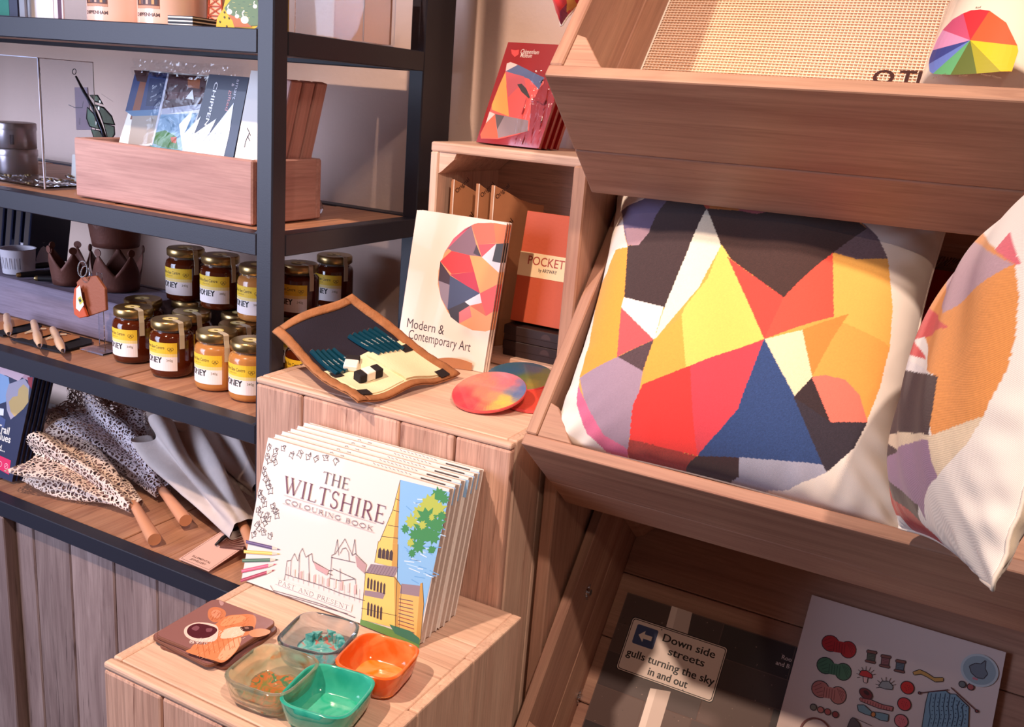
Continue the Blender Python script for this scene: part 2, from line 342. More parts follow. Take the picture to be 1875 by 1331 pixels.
# ================================================================== METAL SHELVING UNIT
XR, XL, YS = -.935, -2.55, 1.04
SZ = [1.465, 1.183, .889, .584]            # tops of the four decks
sh = thing('metal_shelving_unit', 'dark grey steel shelving unit with timber decks beside the plastered wall', 'shelves', (-1.7, 1.25, 0))
for x in (XR-.03, XL):
    MB().box(x, x+.03, YS, YS+.03, 0, 2.0).build('post', M['metal'], sh, True, .002)
    MB().box(x, x+.03, 1.41, 1.46, 0, 2.0).build('post', M['metal'], sh, True, .002)
MB().box(XR-.034, XR-.004, 1.46, 1.51, 0, 2.0).build('wall_batten', M['metal'], sh, True, .002)
def gusset(x, z, s):                        # the small rounded inside corner of the welded frame
    pts = [(0, 0)]+[(.008-.008*sin(a), .008-.008*cos(a)) for a in [k*pi/2/5 for k in range(6)]]
    return [(x+s*p[0], z+p[1]) for p in pts]
for z in SZ:
    MB().box(XL+.03, XR-.03, YS, YS+.03, z-.032, z).build('rail', M['metal'], sh, True, .0012)
    MB().box(XL+.03, XR-.03, 1.43, 1.46, z-.032, z).build('rail', M['metal'], sh, True, .0012)
    for x in (XR-.03, XL):
        MB().box(x, x+.03, YS+.03, 1.41, z-.032, z).build('side_rail', M['metal'], sh, True, .0012)
    x = XR-.031; k = 0
    while x > XL+.04:
        w_ = (.228, .112, .17)[k % 3] if z < 1 else (.16, .2, .12)[k % 3]
        x0 = max(x-w_, XL+.031)
        MB().box(x0+.0008, x-.0008, YS+.031, 1.429, z-.024, z-.002-.001*(k % 2)).build('deck_plank', M['decky'], sh, True, .0012)
        x = x0; k += 1
    g = MB(); 
    g.add([(XR-.03-p[0], YS+.004, z+p[1]) for p in [(0, 0)]+[(.01-.01*sin(a), .01-.01*cos(a)) for a in [q*pi/10 for q in range(6)]]]+
          [(XR-.03-p[0], YS+.026, z+p[1]) for p in [(0, 0)]+[(.01-.01*sin(a), .01-.01*cos(a)) for a in [q*pi/10 for q in range(6)]]],
          [tuple(range(7)), tuple(range(7, 14))[::-1]]+[(i, (i+1) % 7, 7+(i+1) % 7, 7+i) for i in range(7)])
    fixn(g.build('weld_corner', M['metal'], sh, True))
# plinth of upright boards under the shelving
pl = thing('plank_plinth', 'weathered upright board base under the dark steel shelving', 'plinth', (-1.7, 1.2, 0))
xs = [-.968, -1.09, -1.2113, -1.3215, -1.4405, -1.5452, -1.600]
for a, b in zip(xs, xs[1:]):
    MB().box(b+.0012, a-.0012, 1.0616+.0012*rnd.random(), 1.085, 0, SZ[3]-.033).build('plank', M['greyz'], pl, True, .0025)
MB().box(-1.72, -1.6021, 1.04, 1.085, 0, SZ[3]-.034).build('corner_board', M['greyz'], pl, True, .002)
for k in range(5):
    MB().box(-1.845-.12*k, -1.7225-.12*k, 1.0616, 1.085, 0, SZ[3]-.034).build('plank', M['greyz'], pl, True, .0025)
# ================================================================== WOODEN DISPLAY BOXES
def boards_box(name, label, x0, x1, y0, y1, zt, xs, ys, side_ys):
    t = thing(name, label, 'box', ((x0+x1)/2, (y0+y1)/2, 0)); th = .014
    X = [x0]+xs+[x1]
    for k, (a, b) in enumerate(zip(X, X[1:])):
        MB().box(a+.001, b-.001, y0+.0006*(k % 2), y0+th, 0, zt-.0095).build('front_plank', M['boxf'], t, True, .0035, seg=2)
    MB().box(x0+.0004, x1-.0004, y0+.0004, y0+th-.001, zt-.009, zt).build('front_edging', M['boxx'], t, True, .003, seg=2)
    Y = [y0+th]+ys+[y1]
    for a, b in zip(Y, Y[1:]):
        MB().box(x0+th, x1-th, a+.0007, b-.0007, zt-th, zt-.0003).build('top_plank', M['boxx'], t, True, .0012)
    Y = [y0+th]+side_ys+[y1]
    for s in (0, 1):
        for k, (a, b) in enumerate(zip(Y, Y[1:])):
            xa = x1-th if s else x0
            MB().box(xa+.0004*(k % 2), xa+th-.0004*(k % 2), a+.0008, b-.0008, 0, zt).build('side_plank', M['boxz'], t, True, .0022, seg=2)
    return t
ZL, ZU = .75, H-.4193
boards_box('low_display_box', 'low pale wooden display box in the foreground holding coasters, glass dishes and colouring books', -.8155, -.469, .635, 1.0045, ZL,
           [-.7228, -.6322, -.545], [.9086], [.76, .88])
boards_box('tall_display_box', 'taller pale wooden display box behind the colouring books, pencil case on top', -.933, -.506, 1.0062, 1.53, ZU,
           [-.8458, -.6777, -.59], [1.17, 1.35], [1.10, 1.23, 1.38])
# open crate standing on the tall box
CX0, CX1, CY0, CY1, CZT = -.8505, -.512, 1.3147, 1.53, H-.0755
cr = thing('open_wooden_crate', 'open-fronted wooden crate on the tall display box holding kraft packets', 'crate', ((CX0+CX1)/2, (CY0+CY1)/2, ZU))
MB().box(CX0, CX1, CY0, CY1, CZT-.0155, CZT).build('top_board', M['boxx'], cr, True, .003, seg=2)
MB().box(CX0, CX1, CY0+.002, CY1, ZU+.0005, ZU+.0155).build('bottom_board', M['boxx'], cr, True, .002)
for x in (CX0, CX1-.015): MB().box(x, x+.015, CY0, CY1, ZU+.0155, CZT-.0155).build('side_board', M['boxz'], cr, True, .002)
MB().box(CX0+.015, CX1-.015, CY1-.012, CY1, ZU+.0155, CZT-.0155).build('back_board', M['boxx'], cr, True)
for sx, x in ((1, CX0+.015), (-1, CX1-.015)):
    for sz, z in ((-1, CZT-.0155), (1, ZU+.0155)):
        b = MB().prism([(x, z), (x+sx*.032, z), (x+sx*.028, z+sz*.010), (x+sx*.006, z+sz*.030), (x, z+sz*.034)], 0, 1)
        b.v = [(p[0], CY0+.003+p[2]*(CY1-CY0-.02), p[1]) for p in b.v]; fixn(b.build('corner_block', M['boxx'], cr, True))
# upright side panels of the bin stand
for x, lb in ((-.497, 'tall upright wooden side panel beside the tall display box, carrying the slanted bins'),
              (.424, 'upright wooden side panel at the far right end of the slanted bins')):
    p = thing('side_panel', lb, 'panel', (x+.0095, 1.3, 0))
    MB().box(x, x+.019, 1.095, 1.235, 0, 1.326).build('panel_board', M['binz'], p, True, .002)
    MB().box(x, x+.019, 1.2365, 1.38, 0, 1.326).build('panel_board', M['binz'], p, True, .002)
    MB().box(x, x+.019, 1.3815, 1.53, 0, 1.326).build('panel_board', M['binz'], p, True, .002)
# ================================================================== SLANTED BINS
AO = rad(49.5)
EO = V((0, cos(AO), sin(AO))); EN = V((0, -sin(AO), cos(AO)))     # along the opening, out of the opening
X0 = -.474; WB = .895; LB_ = .462; DB = .204; TB = .0155
A1 = V((X0, .9459, H+.027)); A2 = V((X0, .9651, H-.3982)); A3 = V((X0, .990, H-.866))
def slant(name, label, A, tilt=0.):
    F = T(A) @ R(tilt, 'Y') @ T(-A) @ frame(A, (1, 0, 0), EO, EN); t = thing(name, label, 'bin', F)
    MB().box(0, WB, 0, TB, -DB*.60+.0006, 0).build('front_board', M['binx'], t, bevel=.0022, seg=2)
    MB().box(0, WB, .0006, TB, -DB, -DB*.60-.0006).build('front_board', M['binx'], t, bevel=.0022, seg=2)
    for x in (0, WB-TB):
        MB().box(x, x+TB, TB+.0005, LB_-TB, -DB*.55+.0006, 0).build('end_board', M['biny'], t, bevel=.0016)
        MB().box(x, x+TB, TB+.0005, LB_-TB, -DB, -DB*.55-.0006).build('end_board', M['biny'], t, bevel=.0016)
    MB().box(0, WB, LB_-TB+.0005, LB_, -DB*.60+.0006, 0).build('top_board', M['binx'], t, bevel=.0022)
    MB().box(0, WB, LB_-TB+.0005, LB_, -DB, -DB*.60-.0006).build('top_board', M['binx'], t, bevel=.0022)
    for k in range(4):
        h = (LB_-2*TB)/4; MB().box(TB, WB-TB, TB+h*k+.0006, TB+h*(k+1)-.0006, -DB, -DB+.012).build('back_board', M['binx'], t, bevel=.0016)
    for sx, x in ((1, TB+.0003), (-1, WB-TB-.0003)):
        for sy, y in ((1, TB+.0003), (-1, LB_-TB-.0003)):
            pts = [(x, y), (x+sx*.045, y), (x+sx*.040, y+sy*.006), (x+sx*.012, y+sy*.042), (x, y+sy*.046)]
            fixn(MB().prism(pts, -DB+.0125, -.002).build('corner_block', M['binx'], t, bevel=.001))
    return t
bin1 = slant('slanted_bin', 'topmost slanted wooden bin with net bag and colour wheel mug', A1, -.6)
bin2 = slant('slanted_bin', 'middle slanted wooden bin filled by the patterned cushions', A2)
bin3 = slant('slanted_bin', 'lowest slanted wooden bin in shade with the road sign print', A3)
# bolts inside the lowest bin
for (x, y) in ((1075, 1083), (1059, 1275)):
    p = pX(x, y, X0+TB); q = FR[bin3.name].inverted() @ p
    b = MB().lathe([(.0001, 0), (.0085, 0), (.0085, .0012), (.005, .0018), (.005, .006), (.0001, .006)], 10, T(TB, q.y, q.z) @ R(90, 'Y'))
    for a in range(4): b.box(-.001, .001, .006, .012, .001, .003, T(TB, q.y, q.z) @ R(90, 'Y') @ R(90*a+20, 'Z'))
    o = b.build('bolt', M['chrome'], bin3)
# ================================================================== ABSTRACT DESIGN (cushions, guide, pack)
def Z3(x, y): return (980+x/1.9016, 300+y/1.9016)
CUSH1 = [
 ((238, 165, 78), [(300, 165), (400, 115), (520, 103), (700, 110), (880, 135), (1000, 150), (1120, 190), (1190, 250), (1225, 330), (1245, 500), (1235, 640), (1200, 780), (1150, 910), (1080, 1010), (980, 1090), (880, 1135), (790, 1140), (700, 1125), (530, 1075), (430, 1060), (330, 1020), (250, 990), (180, 930), (150, 830), (155, 740), (185, 640), (200, 560), (230, 470), (250, 380), (280, 300), (322, 290), (312, 250)]),
 ((236, 160, 62), [(322, 290), (310, 465), (300, 500), (290, 672), (155, 745), (185, 640), (200, 560), (230, 470), (250, 380), (280, 300)]),
 ((112, 96, 128), [(300, 165), (400, 115), (520, 103), (470, 115), (420, 180), (395, 240), (360, 285), (322, 283), (312, 245)]),
 ((176, 140, 150), [(312, 225), (400, 225), (395, 240), (360, 285), (322, 283)]),
 ((62, 44, 46), [(420, 180), (470, 115), (520, 103), (560, 112), (600, 155), (520, 330), (450, 500), (310, 465), (322, 285), (360, 283), (395, 240)]),
 ((236, 96, 60), [(560, 110), (645, 108), (610, 155), (597, 158)]),
 ((240, 150, 66), [(640, 108), (700, 113), (712, 165), (605, 157)]),
 ((206, 110, 120), [(700, 113), (880, 135), (850, 160), (772, 174), (710, 165)]),
 ((66, 42, 38), [(597, 155), (710, 163), (772, 174), (850, 160), (880, 135), (1000, 150), (1110, 190), (1155, 225), (1040, 310), (865, 465), (640, 300)]),
 ((116, 96, 104), [(1155, 225), (1120, 190), (1190, 250), (1228, 330), (1120, 332), (1038, 308)]),
 ((240, 232, 212), [(597, 155), (648, 285), (570, 430), (510, 500), (413, 615), (450, 500), (520, 330)]),
 ((246, 240, 232), [(308, 465), (447, 498), (413, 613), (300, 500)]),
 ((248, 206, 104), [(648, 280), (680, 330), (740, 480), (797, 608), (525, 712), (505, 540), (520, 500), (600, 400)]),
 ((240, 168, 72), [(413, 612), (510, 530), (525, 710), (375, 768), (388, 690)]),
 ((222, 88, 92), [(300, 500), (413, 612), (285, 672)]),
 ((84, 64, 70), [(413, 612), (375, 722), (288, 672)]),
 ((240, 84, 66), [(668, 322), (865, 465), (1036, 310), (1050, 530), (797, 610), (740, 480)]),
 ((228, 74, 62), [(668, 322), (865, 465), (820, 560), (797, 610), (740, 480)]),
 ((244, 182, 88), [(1036, 310), (1120, 332), (1228, 330), (1245, 500), (1235, 640), (1215, 620), (1040, 540)]),
 ((240, 138, 62), [(930, 578), (1092, 522), (1040, 600), (963, 742)]),
 ((236, 222, 184), [(797, 610), (930, 578), (965, 742), (900, 812), (840, 700)]),
 ((44, 70, 122), [(797, 608), (840, 690), (905, 812), (956, 930), (1007, 1050), (710, 1022), (565, 1017), (640, 930), (705, 855)]),
 ((52, 36, 40), [(900, 812), (968, 738), (1034, 903), (940, 856)]),
 ((238, 122, 104), [(963, 742), (1010, 735), (1080, 752), (1130, 805), (1157, 900), (1028, 900)]),
 ((50, 42, 54), [(900, 812), (1028, 900), (1157, 900), (1110, 990), (1015, 1074), (1000, 1047)]),
 ((164, 140, 160), [(288, 672), (375, 722), (355, 840), (325, 995), (240, 950), (180, 850), (155, 745)]),
 ((218, 108, 146), [(150, 770), (190, 860), (240, 945), (325, 995), (322, 1028), (250, 1005), (180, 940), (145, 840)]),
 ((242, 56, 52), [(375, 766), (552, 698), (555, 860), (568, 1018), (330, 962), (340, 840)]),
 ((222, 66, 80), [(540, 702), (797, 610), (705, 855), (640, 930), (565, 1017), (548, 860)]),
 ((168, 52, 44), [(328, 960), (562, 1017), (520, 1078), (430, 1062), (324, 1022)]),
 ((56, 28, 34), [(560, 1017), (710, 1022), (708, 1090), (670, 1118), (520, 1077)]),
 ((168, 168, 186), [(710, 1022), (1002, 1047), (1015, 1074), (980, 1090), (880, 1137), (790, 1142), (668, 1118), (708, 1090)]),
]
CUSH2 = [
 ((238, 158, 84), [(1640, 250), (1670, 340), (1685, 450), (1670, 620), (1640, 720), (1560, 880), (1380, 945), (1365, 700), (1440, 500), (1540, 400)]),
 ((232, 110, 128), [(1655, 235), (1690, 350), (1665, 348), (1600, 300)]),
 ((196, 162, 176), [(1650, 240), (1605, 290), (1665, 350), (1560, 410), (1460, 500), (1420, 520), (1500, 380)]),
 ((224, 90, 90), [(1468, 508), (1440, 570), (1412, 700), (1360, 680), (1400, 580)]),
 ((240, 236, 236), [(1375, 650), (1412, 700), (1402, 742), (1310, 748)]),
 ((72, 52, 56), [(1325, 742), (1402, 740), (1385, 850), (1368, 962), (1325, 965), (1310, 1100), (1335, 1190), (1352, 1262), (1250, 1180), (1230, 1060), (1250, 880)]),
 ((240, 220, 190), [(1560, 880), (1380, 945), (1368, 1000), (1400, 1090), (1500, 980)]),
 ((168, 136, 166), [(1325, 965), (1368, 962), (1378, 1030), (1402, 1090), (1355, 1170), (1362, 1245), (1335, 1190), (1310, 1100)]),
 ((206, 50, 44), [(1240, 1160), (1295, 1200), (1350, 1255), (1400, 1300), (1425, 1345), (1330, 1310)]),
]
def inpoly(P, x, y):
    r = np.zeros(x.shape, bool); n = len(P)
    for i in range(n):
        x1, y1 = P[i]; x2, y2 = P[(i+1) % n]
        if y1 == y2: continue
        c = ((y1 > y) != (y2 > y)) & (x < (x2-x1)*(y-y1)/(y2-y1)+x1); r ^= c
    return r
def cushion(name, label, C, th, design, px2, corner=.10, N=300, base=(240, 230, 220), seed=1, back=None, pw=.5, fo=1., side_in=0., pre=()):
    """C: four corners bottom-left, bottom-right, top-right, top-left; front side bulges along the normal"""
    C = [V(c) for c in C]; ctr = sum(C, V())/4
    n = (C[1]-C[0]).cross(C[3]-C[0]).normalized(); r_ = random.Random(seed)
    ph = [(r_.uniform(3, 9), r_.uniform(0, 6.3), r_.uniform(2, 7)) for _ in range(6)]
    def surf(u, v, side):                      # u, v numpy arrays in -1..1
        au, av = np.abs(u), np.abs(v)
        e = np.clip(1-au**2.6, 0, 1)**pw*np.clip(1-av**2.6, 0, 1)**pw
        wr = sum(np.sin(a*u*1.7+b+c*v) for a, b, c in ph[:3])*.02*e
        edge = np.exp(-((1-np.maximum(au, av))/.16)**2)*(1-np.exp(-((1-np.maximum(au, av))/.03)**2))
        fold = (np.sin(26*np.minimum(au, av)*np.sign(u*v)+ph[3][1]+4*u)+.6*np.sin(41*np.minimum(au, av)+ph[4][1]*u))*.0045*fo*edge*np.clip(np.minimum(au, av)*1.6, 0, 1)
        diag = np.sin((au-av)*34+ph[5][1])*.004*fo*np.exp(-((2-au-av)/.45)**2)
        h = side*(th*e*(1+wr))+fold+diag
        uu = u*(1-(corner+side_in)*(1-av**2)**1.2*au**2); vv = v*(1-corner*(1-au**2)**1.2*av**2)
        a, b = (uu+1)/2, (vv+1)/2
        P = [(1-a)*(1-b), a*(1-b), a*b, (1-a)*b]
        X = sum(P[k][..., None]*np.array(C[k])[None] for k in range(4))+h[..., None]*np.array(n)
        return X
    g = np.linspace(-1, 1, N+1); U, W = np.meshgrid(g, g, indexing='ij')
    Xf = surf(U, W, 1.)
    # where each point of the design sits on the front, measured on the bulged surface
    G = np.linspace(-1, 1, 121); gu, gv = np.meshgrid(G, G, indexing='ij'); XG = surf(gu, gv, 1.)
    D = XG-np.array(EYE); dn = D/np.linalg.norm(D, axis=-1, keepdims=True)
    def locate(p):
        d = np.array(ray(*p).normalized()); s = np.argmax(dn @ d); i, j = np.unravel_index(s, gu.shape)
        i0, j0 = min(max(i, 1), 119), min(max(j, 1), 119)
        A = np.stack([(dn[i0+1, j0]-dn[i0-1, j0])/2, (dn[i0, j0+1]-dn[i0, j0-1])/2], 1)
        s2, *_ = np.linalg.lstsq(A, d-dn[i0, j0], rcond=None); s2 = np.clip(s2, -3, 3)
        return (G[i0]+s2[0]*(G[1]-G[0]), G[j0]+s2[1]*(G[1]-G[0]))
    col = np.tile(np.array(lin(base)), (N+1, N+1, 1)).reshape(-1, 4)
    uf, vf = U.ravel(), W.ravel(); jr = np.random.RandomState(seed)
    jx = uf+.0010*np.sin(vf*170+3*np.sin(uf*40)); jy = vf+.0010*np.sin(uf*190+3*np.sin(vf*37))
    for c, ua, ub, va, vb in pre: col[(uf > ua) & (uf < ub) & (vf > va) & (vf < vb)] = lin(c)
    tex = 1+.05*jr.randn(N+1, N+1).ravel()
    for c, P in design:
        Q = [locate(px2(*p)) for p in P]; k = inpoly(Q, jx, jy); cc = np.array(lin(c)); 
        amt = .16 if sum(c) < 330 else .05
        col[k] = cc*(1+amt*(tex[k, None]-1)/.05*.6); col[k, 3] = 1
    b = MB(); W1 = N+1
    me = bpy.data.meshes.new('cover'); nb = N//3; gb = np.linspace(-1, 1, nb+1); Ub, Wb = np.meshgrid(gb, gb, indexing='ij'); Xb = surf(Ub, Wb, -.75)
    vs = np.concatenate([Xf.reshape(-1, 3), Xb.reshape(-1, 3)])
    idx = np.arange(W1*W1).reshape(W1, W1); f1 = np.stack([idx[:-1, :-1], idx[1:, :-1], idx[1:, 1:], idx[:-1, 1:]], -1).reshape(-1, 4)
    ib = np.arange((nb+1)**2).reshape(nb+1, nb+1)+W1*W1; f2 = np.stack([ib[:-1, :-1], ib[:-1, 1:], ib[1:, 1:], ib[1:, :-1]], -1).reshape(-1, 4)
    t = thing(name, label, 'cushion', ctr); Fi = np.array(FR[t.name].inverted())
    vs = vs+Fi[:3, 3]
    fs = np.concatenate([f1, f2]); me.vertices.add(len(vs)); me.vertices.foreach_set('co', vs.ravel())
    me.loops.add(len(fs)*4); me.loops.foreach_set('vertex_index', fs.ravel().astype(np.int32)); me.polygons.add(len(fs))
    me.polygons.foreach_set('loop_start', np.arange(len(fs), dtype=np.int32)*4); me.polygons.foreach_set('loop_total', np.full(len(fs), 4, np.int32))
    me.update(calc_edges=True); me.validate()
    at = me.color_attributes.new('Col', 'FLOAT_COLOR', 'POINT')
    cb = np.tile(np.array(lin(back or base)), (len(Xb.reshape(-1, 3)), 1))
    at.data.foreach_set('color', np.concatenate([np.clip(col, 0, 1), cb]).ravel())
    me.polygons.foreach_set('use_smooth', [True]*len(me.polygons)); me.materials.append(M['fab'])
    o = bpy.data.objects.new('cover', me); COL.objects.link(o); o.parent = t
    rim = [surf(np.array([u]), np.array([v]), 0.)[0] for u, v in [(-1+2*k/40, -1) for k in range(40)]+[(1, -1+2*k/40) for k in range(40)]+[(1-2*k/40, 1) for k in range(40)]+[(-1, 1-2*k/40) for k in range(40)]]
    MB().tube([V(p) for p in rim], .0016, 6, True).build('piping', M['cushwhite'], t, True, smooth=True)
    return t
M['cushwhite'] = mat('cream_cotton', (248, 236, 222), .9, bump=.1)
P1, n1_ = A2+EN*.0, EN
bl = A2+V((TB+.010, 0, 0))+EO*(TB+.004)-EN*.022; br = A2+V((.432, 0, 0))+EO*(TB+.004)-EN*.026
nn = V((0, -sin(rad(54)), cos(rad(54))))
tl = ppl(1136, 342, bl, nn); tr = ppl(1736, 402, bl, nn)
cushion('cushion', 'square cushion with full abstract disc of coloured shapes lying in middle bin', [bl, br, tr, tl], .080, CUSH1, Z3, corner=.03, N=420, seed=3, fo=.4, side_in=.045)
F_ = V((-.044, .953, H-.378)); N_ = EYE+ray(1818, 1080)*.615
Uc = V((.11, .215, .97)).normalized()
cushion('cushion', 'tilted cushion at the right edge, its white corner hanging over bin front', [F_, N_, N_+Uc*.34, F_+Uc*.275], .060, CUSH2, Z3, corner=.06, N=260, seed=5, pw=.62, fo=.35, base=(252, 246, 240), back=(250, 232, 206), pre=[((72, 52, 56), -.95, -.35, -.80, -.02), ((206, 50, 44), -.95, -.35, -.93, -.72), ((224, 90, 90), -.95, -.5, .10, .40), ((196, 162, 176), -.95, -.5, .40, .80)])
# ================================================================== HELPERS FOR FLAT THINGS
def leanf(bl, br, z, tilt, thick=0.):
    a = pz(*bl, z); b = pz(*br, z); u = (b-a).normalized(); hn = V((-u.y, u.x, 0)); t = rad(tilt)
    v = cos(t)*hn+sin(t)*V((0, 0, 1)); n = u.cross(v); a = a+V((0, 0, abs(cos(t))*thick))
    return frame(a, u, v, n), (b-a).length
def loc(F, n=None):                        # pixel of the photograph -> (u, v) on the plane of frame F
    P = F.translation; N = F.col[2].to_3d(); Fi = F.inverted()
    def f(x, y): q = Fi @ ppl(x, y, P, N); return (q.x, q.y)
    return f
def Zm(ox, oy, k): return lambda x, y: (ox+x/k, oy+y/k)
def circ(u, v, r, n=20, r2=None, rot=0):
    r2 = r2 or r; c, s = cos(rad(rot)), sin(rad(rot))
    return [(u+r*cos(2*pi*i/n)*c-r2*sin(2*pi*i/n)*s, v+r*cos(2*pi*i/n)*s+r2*sin(2*pi*i/n)*c) for i in range(n)]
def rrect(x0, y0, x1, y1, r, n=5):
    P = []
    for cx, cy, a in ((x1-r, y1-r, 0), (x0+r, y1-r, 90), (x0+r, y0+r, 180), (x1-r, y0+r, 270)):
        P += [(cx+r*cos(rad(a+90*k/n)), cy+r*sin(rad(a+90*k/n))) for k in range(n+1)]
    return P
INK = (52, 40, 44)
def catmull(P, n=4):
    o = []; L_ = len(P)
    for i in range(L_):
        a, b, c, d = P[i-1], P[i], P[(i+1) % L_], P[(i+2) % L_]
        for k in range(n):
            t = k/n; o.append(tuple(.5*(2*b[j]+(c[j]-a[j])*t+(2*a[j]-5*b[j]+4*c[j]-d[j])*t*t+(3*b[j]-a[j]-3*c[j]+d[j])*t**3) for j in (0, 1)))
    return o
# ================================================================== COLOURING BOOKS
Zc = Zm(430, 740, 2.8936)
BT = .0128
Fb, bw = leanf(Zc(35, 940), Zc(975, 1290), ZL, 75, BT)
BW, BH = .2812, .1945
Lb = loc(Fb)
def C(x, y): return Lb(*Zc(x, y))
def cpoly(pr, P, col): pr.poly([C(*p) for p in P], col)
def cline(pr, P, w, col): pr.line([C(*p) for p in P], w, col)
def squig(pr, pts, col, w=.0005, amp=.003, n=7, seed=0):
    r = random.Random(seed)
    for (u, v) in pts:
        a0 = r.uniform(0, 6); P = []
        for k in range(n+1):
            a = a0+k*2*pi/n; q = amp*(1 if k % 2 else .55)*r.uniform(.8, 1.3); P.append((min(max(u+q*cos(a), .0015), BW-.0015), min(v+q*sin(a)*1.1, BH-.001)))
        pr.line(P, w, col)
def book_cover(t, full):
    pr = Print(flat(), .0003)
    leafs = [C(*p) for p in [(180, 230), (215, 250), (255, 235), (300, 270), (345, 265), (390, 280), (170, 280), (150, 350), (205, 290), (165, 400), (130, 470), (180, 440), (150, 510), (200, 540), (125, 560), (170, 590), (215, 570), (120, 640), (150, 610), (430, 290), (480, 285), (535, 300), (100, 690), (150, 680), (185, 700)]]
    if not full:
        squig(pr, [p for p in leafs if p[1] > BH-.03], (110, 90, 90), .0005, .0035, 7, 4)
        for k in range(10): pr.line([(.16+.006*k, BH-.001-.0008*(k % 2)), (.164+.006*k, BH-.0025)], .0005, (120, 90, 100))
        cpoly(pr, [(872, 398), (1140, 465), (1122, 560), (862, 470)], (140, 180, 220))
        pr.rect(.232, BH-.004, .268, BH-.0022, (70, 60, 60))
        return pr.build('cover_print', M['gloss'], t)
    squig(pr, leafs+[(u+.004, v-.004) for u, v in leafs[6:19]], (70, 52, 56), .0006, .0045, 8, 1)
    squig(pr, [(u+.002, v+.003) for u, v in leafs], (96, 70, 72), .0005, .0028, 6, 2)
    # sky with scribbled strokes
    cpoly(pr, [(878, 400), (1140, 466), (1068, 810), (1003, 1100), (978, 1240), (860, 1000), (866, 700)], (132, 182, 226))
    r = random.Random(3)
    for k in range(46):
        x = r.uniform(890, 1090); y = r.uniform(470+(x-880)*.3, 930); 
        if x > 1125-(y-470)*.2: continue
        cline(pr, [(x, y), (x+r.uniform(20, 60), y+r.uniform(0, 26))], .0011, r.choice([(176, 210, 236), (100, 158, 214), (206, 224, 240)])); pr.h -= pr.dh
    pr.h += pr.dh
    # minster: spire, tower, nave and transept
    YL, YD, RF = (236, 196, 104), (196, 148, 70), (146, 124, 132)
    cpoly(pr, [(878, 403), (871, 520), (866, 640), (862, 745), (768, 728), (795, 665), (838, 560), (862, 470)], YL)
    cpoly(pr, [(878, 403), (871, 520), (866, 640), (862, 745), (838, 740), (852, 600), (866, 480)], YD)
    cpoly(pr, [(762, 725), (866, 742), (860, 868), (742, 838)], YL)
    cpoly(pr, [(838, 738), (866, 742), (860, 868), (832, 862)], YD)
    for yy in ((640, 812, 868), (560, 838, 872), (500, 852, 874), (700, 780, 866)): cline(pr, [(yy[1], yy[0]), (yy[2], yy[0]+10)], .0007, INK)
    for k in range(4): cpoly(pr, [(762+20*k, 770+4*k), (772+20*k, 758+4*k), (780+20*k, 775+4*k), (776+20*k, 818+4*k), (758+20*k, 812+4*k)], (70, 50, 50))
    cpoly(pr, [(722, 846), (868, 862), (846, 915), (694, 892)], RF)
    for k in range(9): cline(pr, [(728+16*k, 850+2*k), (704+16*k, 892+2*k)], .0005, (96, 78, 88))
    cpoly(pr, [(694, 892), (846, 915), (884, 962), (872, 1190), (672, 1140)], YL)
    cpoly(pr, [(846, 905), (884, 962), (874, 1190), (850, 1184)], YD)
    cpoly(pr, [(690, 985), (800, 1000), (786, 1032), (686, 1012)], RF)
    for r0_, y_, n_, h_ in ((704, 925, 6, 52), (704, 1055, 5, 64)):
        for k in range(n_): cpoly(pr, [(r0_+17*k, y_+6*k), (r0_+6+17*k, y_-10+6*k), (r0_+11+17*k, y_+2+6*k), (r0_+8+17*k, y_+h_+6*k), (r0_-3+17*k, y_+h_-3+6*k)], (72, 50, 48))
    cpoly(pr, [(880, 958), (996, 972), (1003, 1060), (985, 1250), (866, 1192), (872, 1040)], (226, 178, 98))
    cpoly(pr, [(884, 950), (990, 962), (996, 1022), (876, 1002)], RF)
    for k in range(9): cline(pr, [(872-k, 1030+19*k), (945+k, 1044+21*k)], .0011, (150, 70, 60) if k % 2 else (104, 76, 84))
    cpoly(pr, [(984, 950), (996, 945), (1003, 1060), (985, 1250), (962, 1240), (975, 1060)], YD)
    cpoly(pr, [(668, 1138), (800, 1180), (900, 1216), (986, 1246), (976, 1292), (664, 1166)], (98, 140, 72))
    cpoly(pr, [(820, 1165), (930, 1200), (980, 1240), (978, 1275), (850, 1215)], (58, 116, 92))
    for P in ([(694, 892), (846, 915), (884, 962), (872, 1190)], [(762, 725), (742, 838)], [(768, 728), (838, 560), (878, 403)], [(694, 892), (672, 1140)], [(866, 742), (862, 905), (852, 1184)], [(672, 1080), (860, 1120)], [(996, 945), (1003, 1060), (985, 1250)]):
        cline(pr, P, .0006, INK)
    # tree branch
    G1, G2 = (60, 134, 74), (172, 184, 74)
    def leafblob(cx, cy, s, col, sd):
        rr = random.Random(sd); P = []
        for k in range(18):
            a = 2*pi*k/18; q = s*(1.15 if k % 2 else .72)*rr.uniform(.8, 1.2); P.append((cx+q*cos(a), cy+q*sin(a)*1.1))
        cpoly(pr, P, col)
    for i, (x, y, s, c) in enumerate([(1080, 480, 34, G1), (1110, 500, 26, G1), (1030, 530, 46, G2), (1075, 560, 44, G2), (980, 570, 36, G2), (1098, 590, 22, G1), (1020, 610, 54, G1), (1070, 640, 42, G1), (940, 620, 34, G2), (905, 660, 22, G1), (1000, 680, 50, G1), (1050, 700, 36, G1), (960, 690, 34, G1), (935, 735, 22, G2), (975, 750, 34, G1), (1045, 770, 20, G1), (940, 790, 20, G1), (995, 640, 20, G2), (1045, 600, 16, G2)]):
        leafblob(x, y, s, c, i)
    # uncoloured line drawing
    LN = (84, 64, 70)
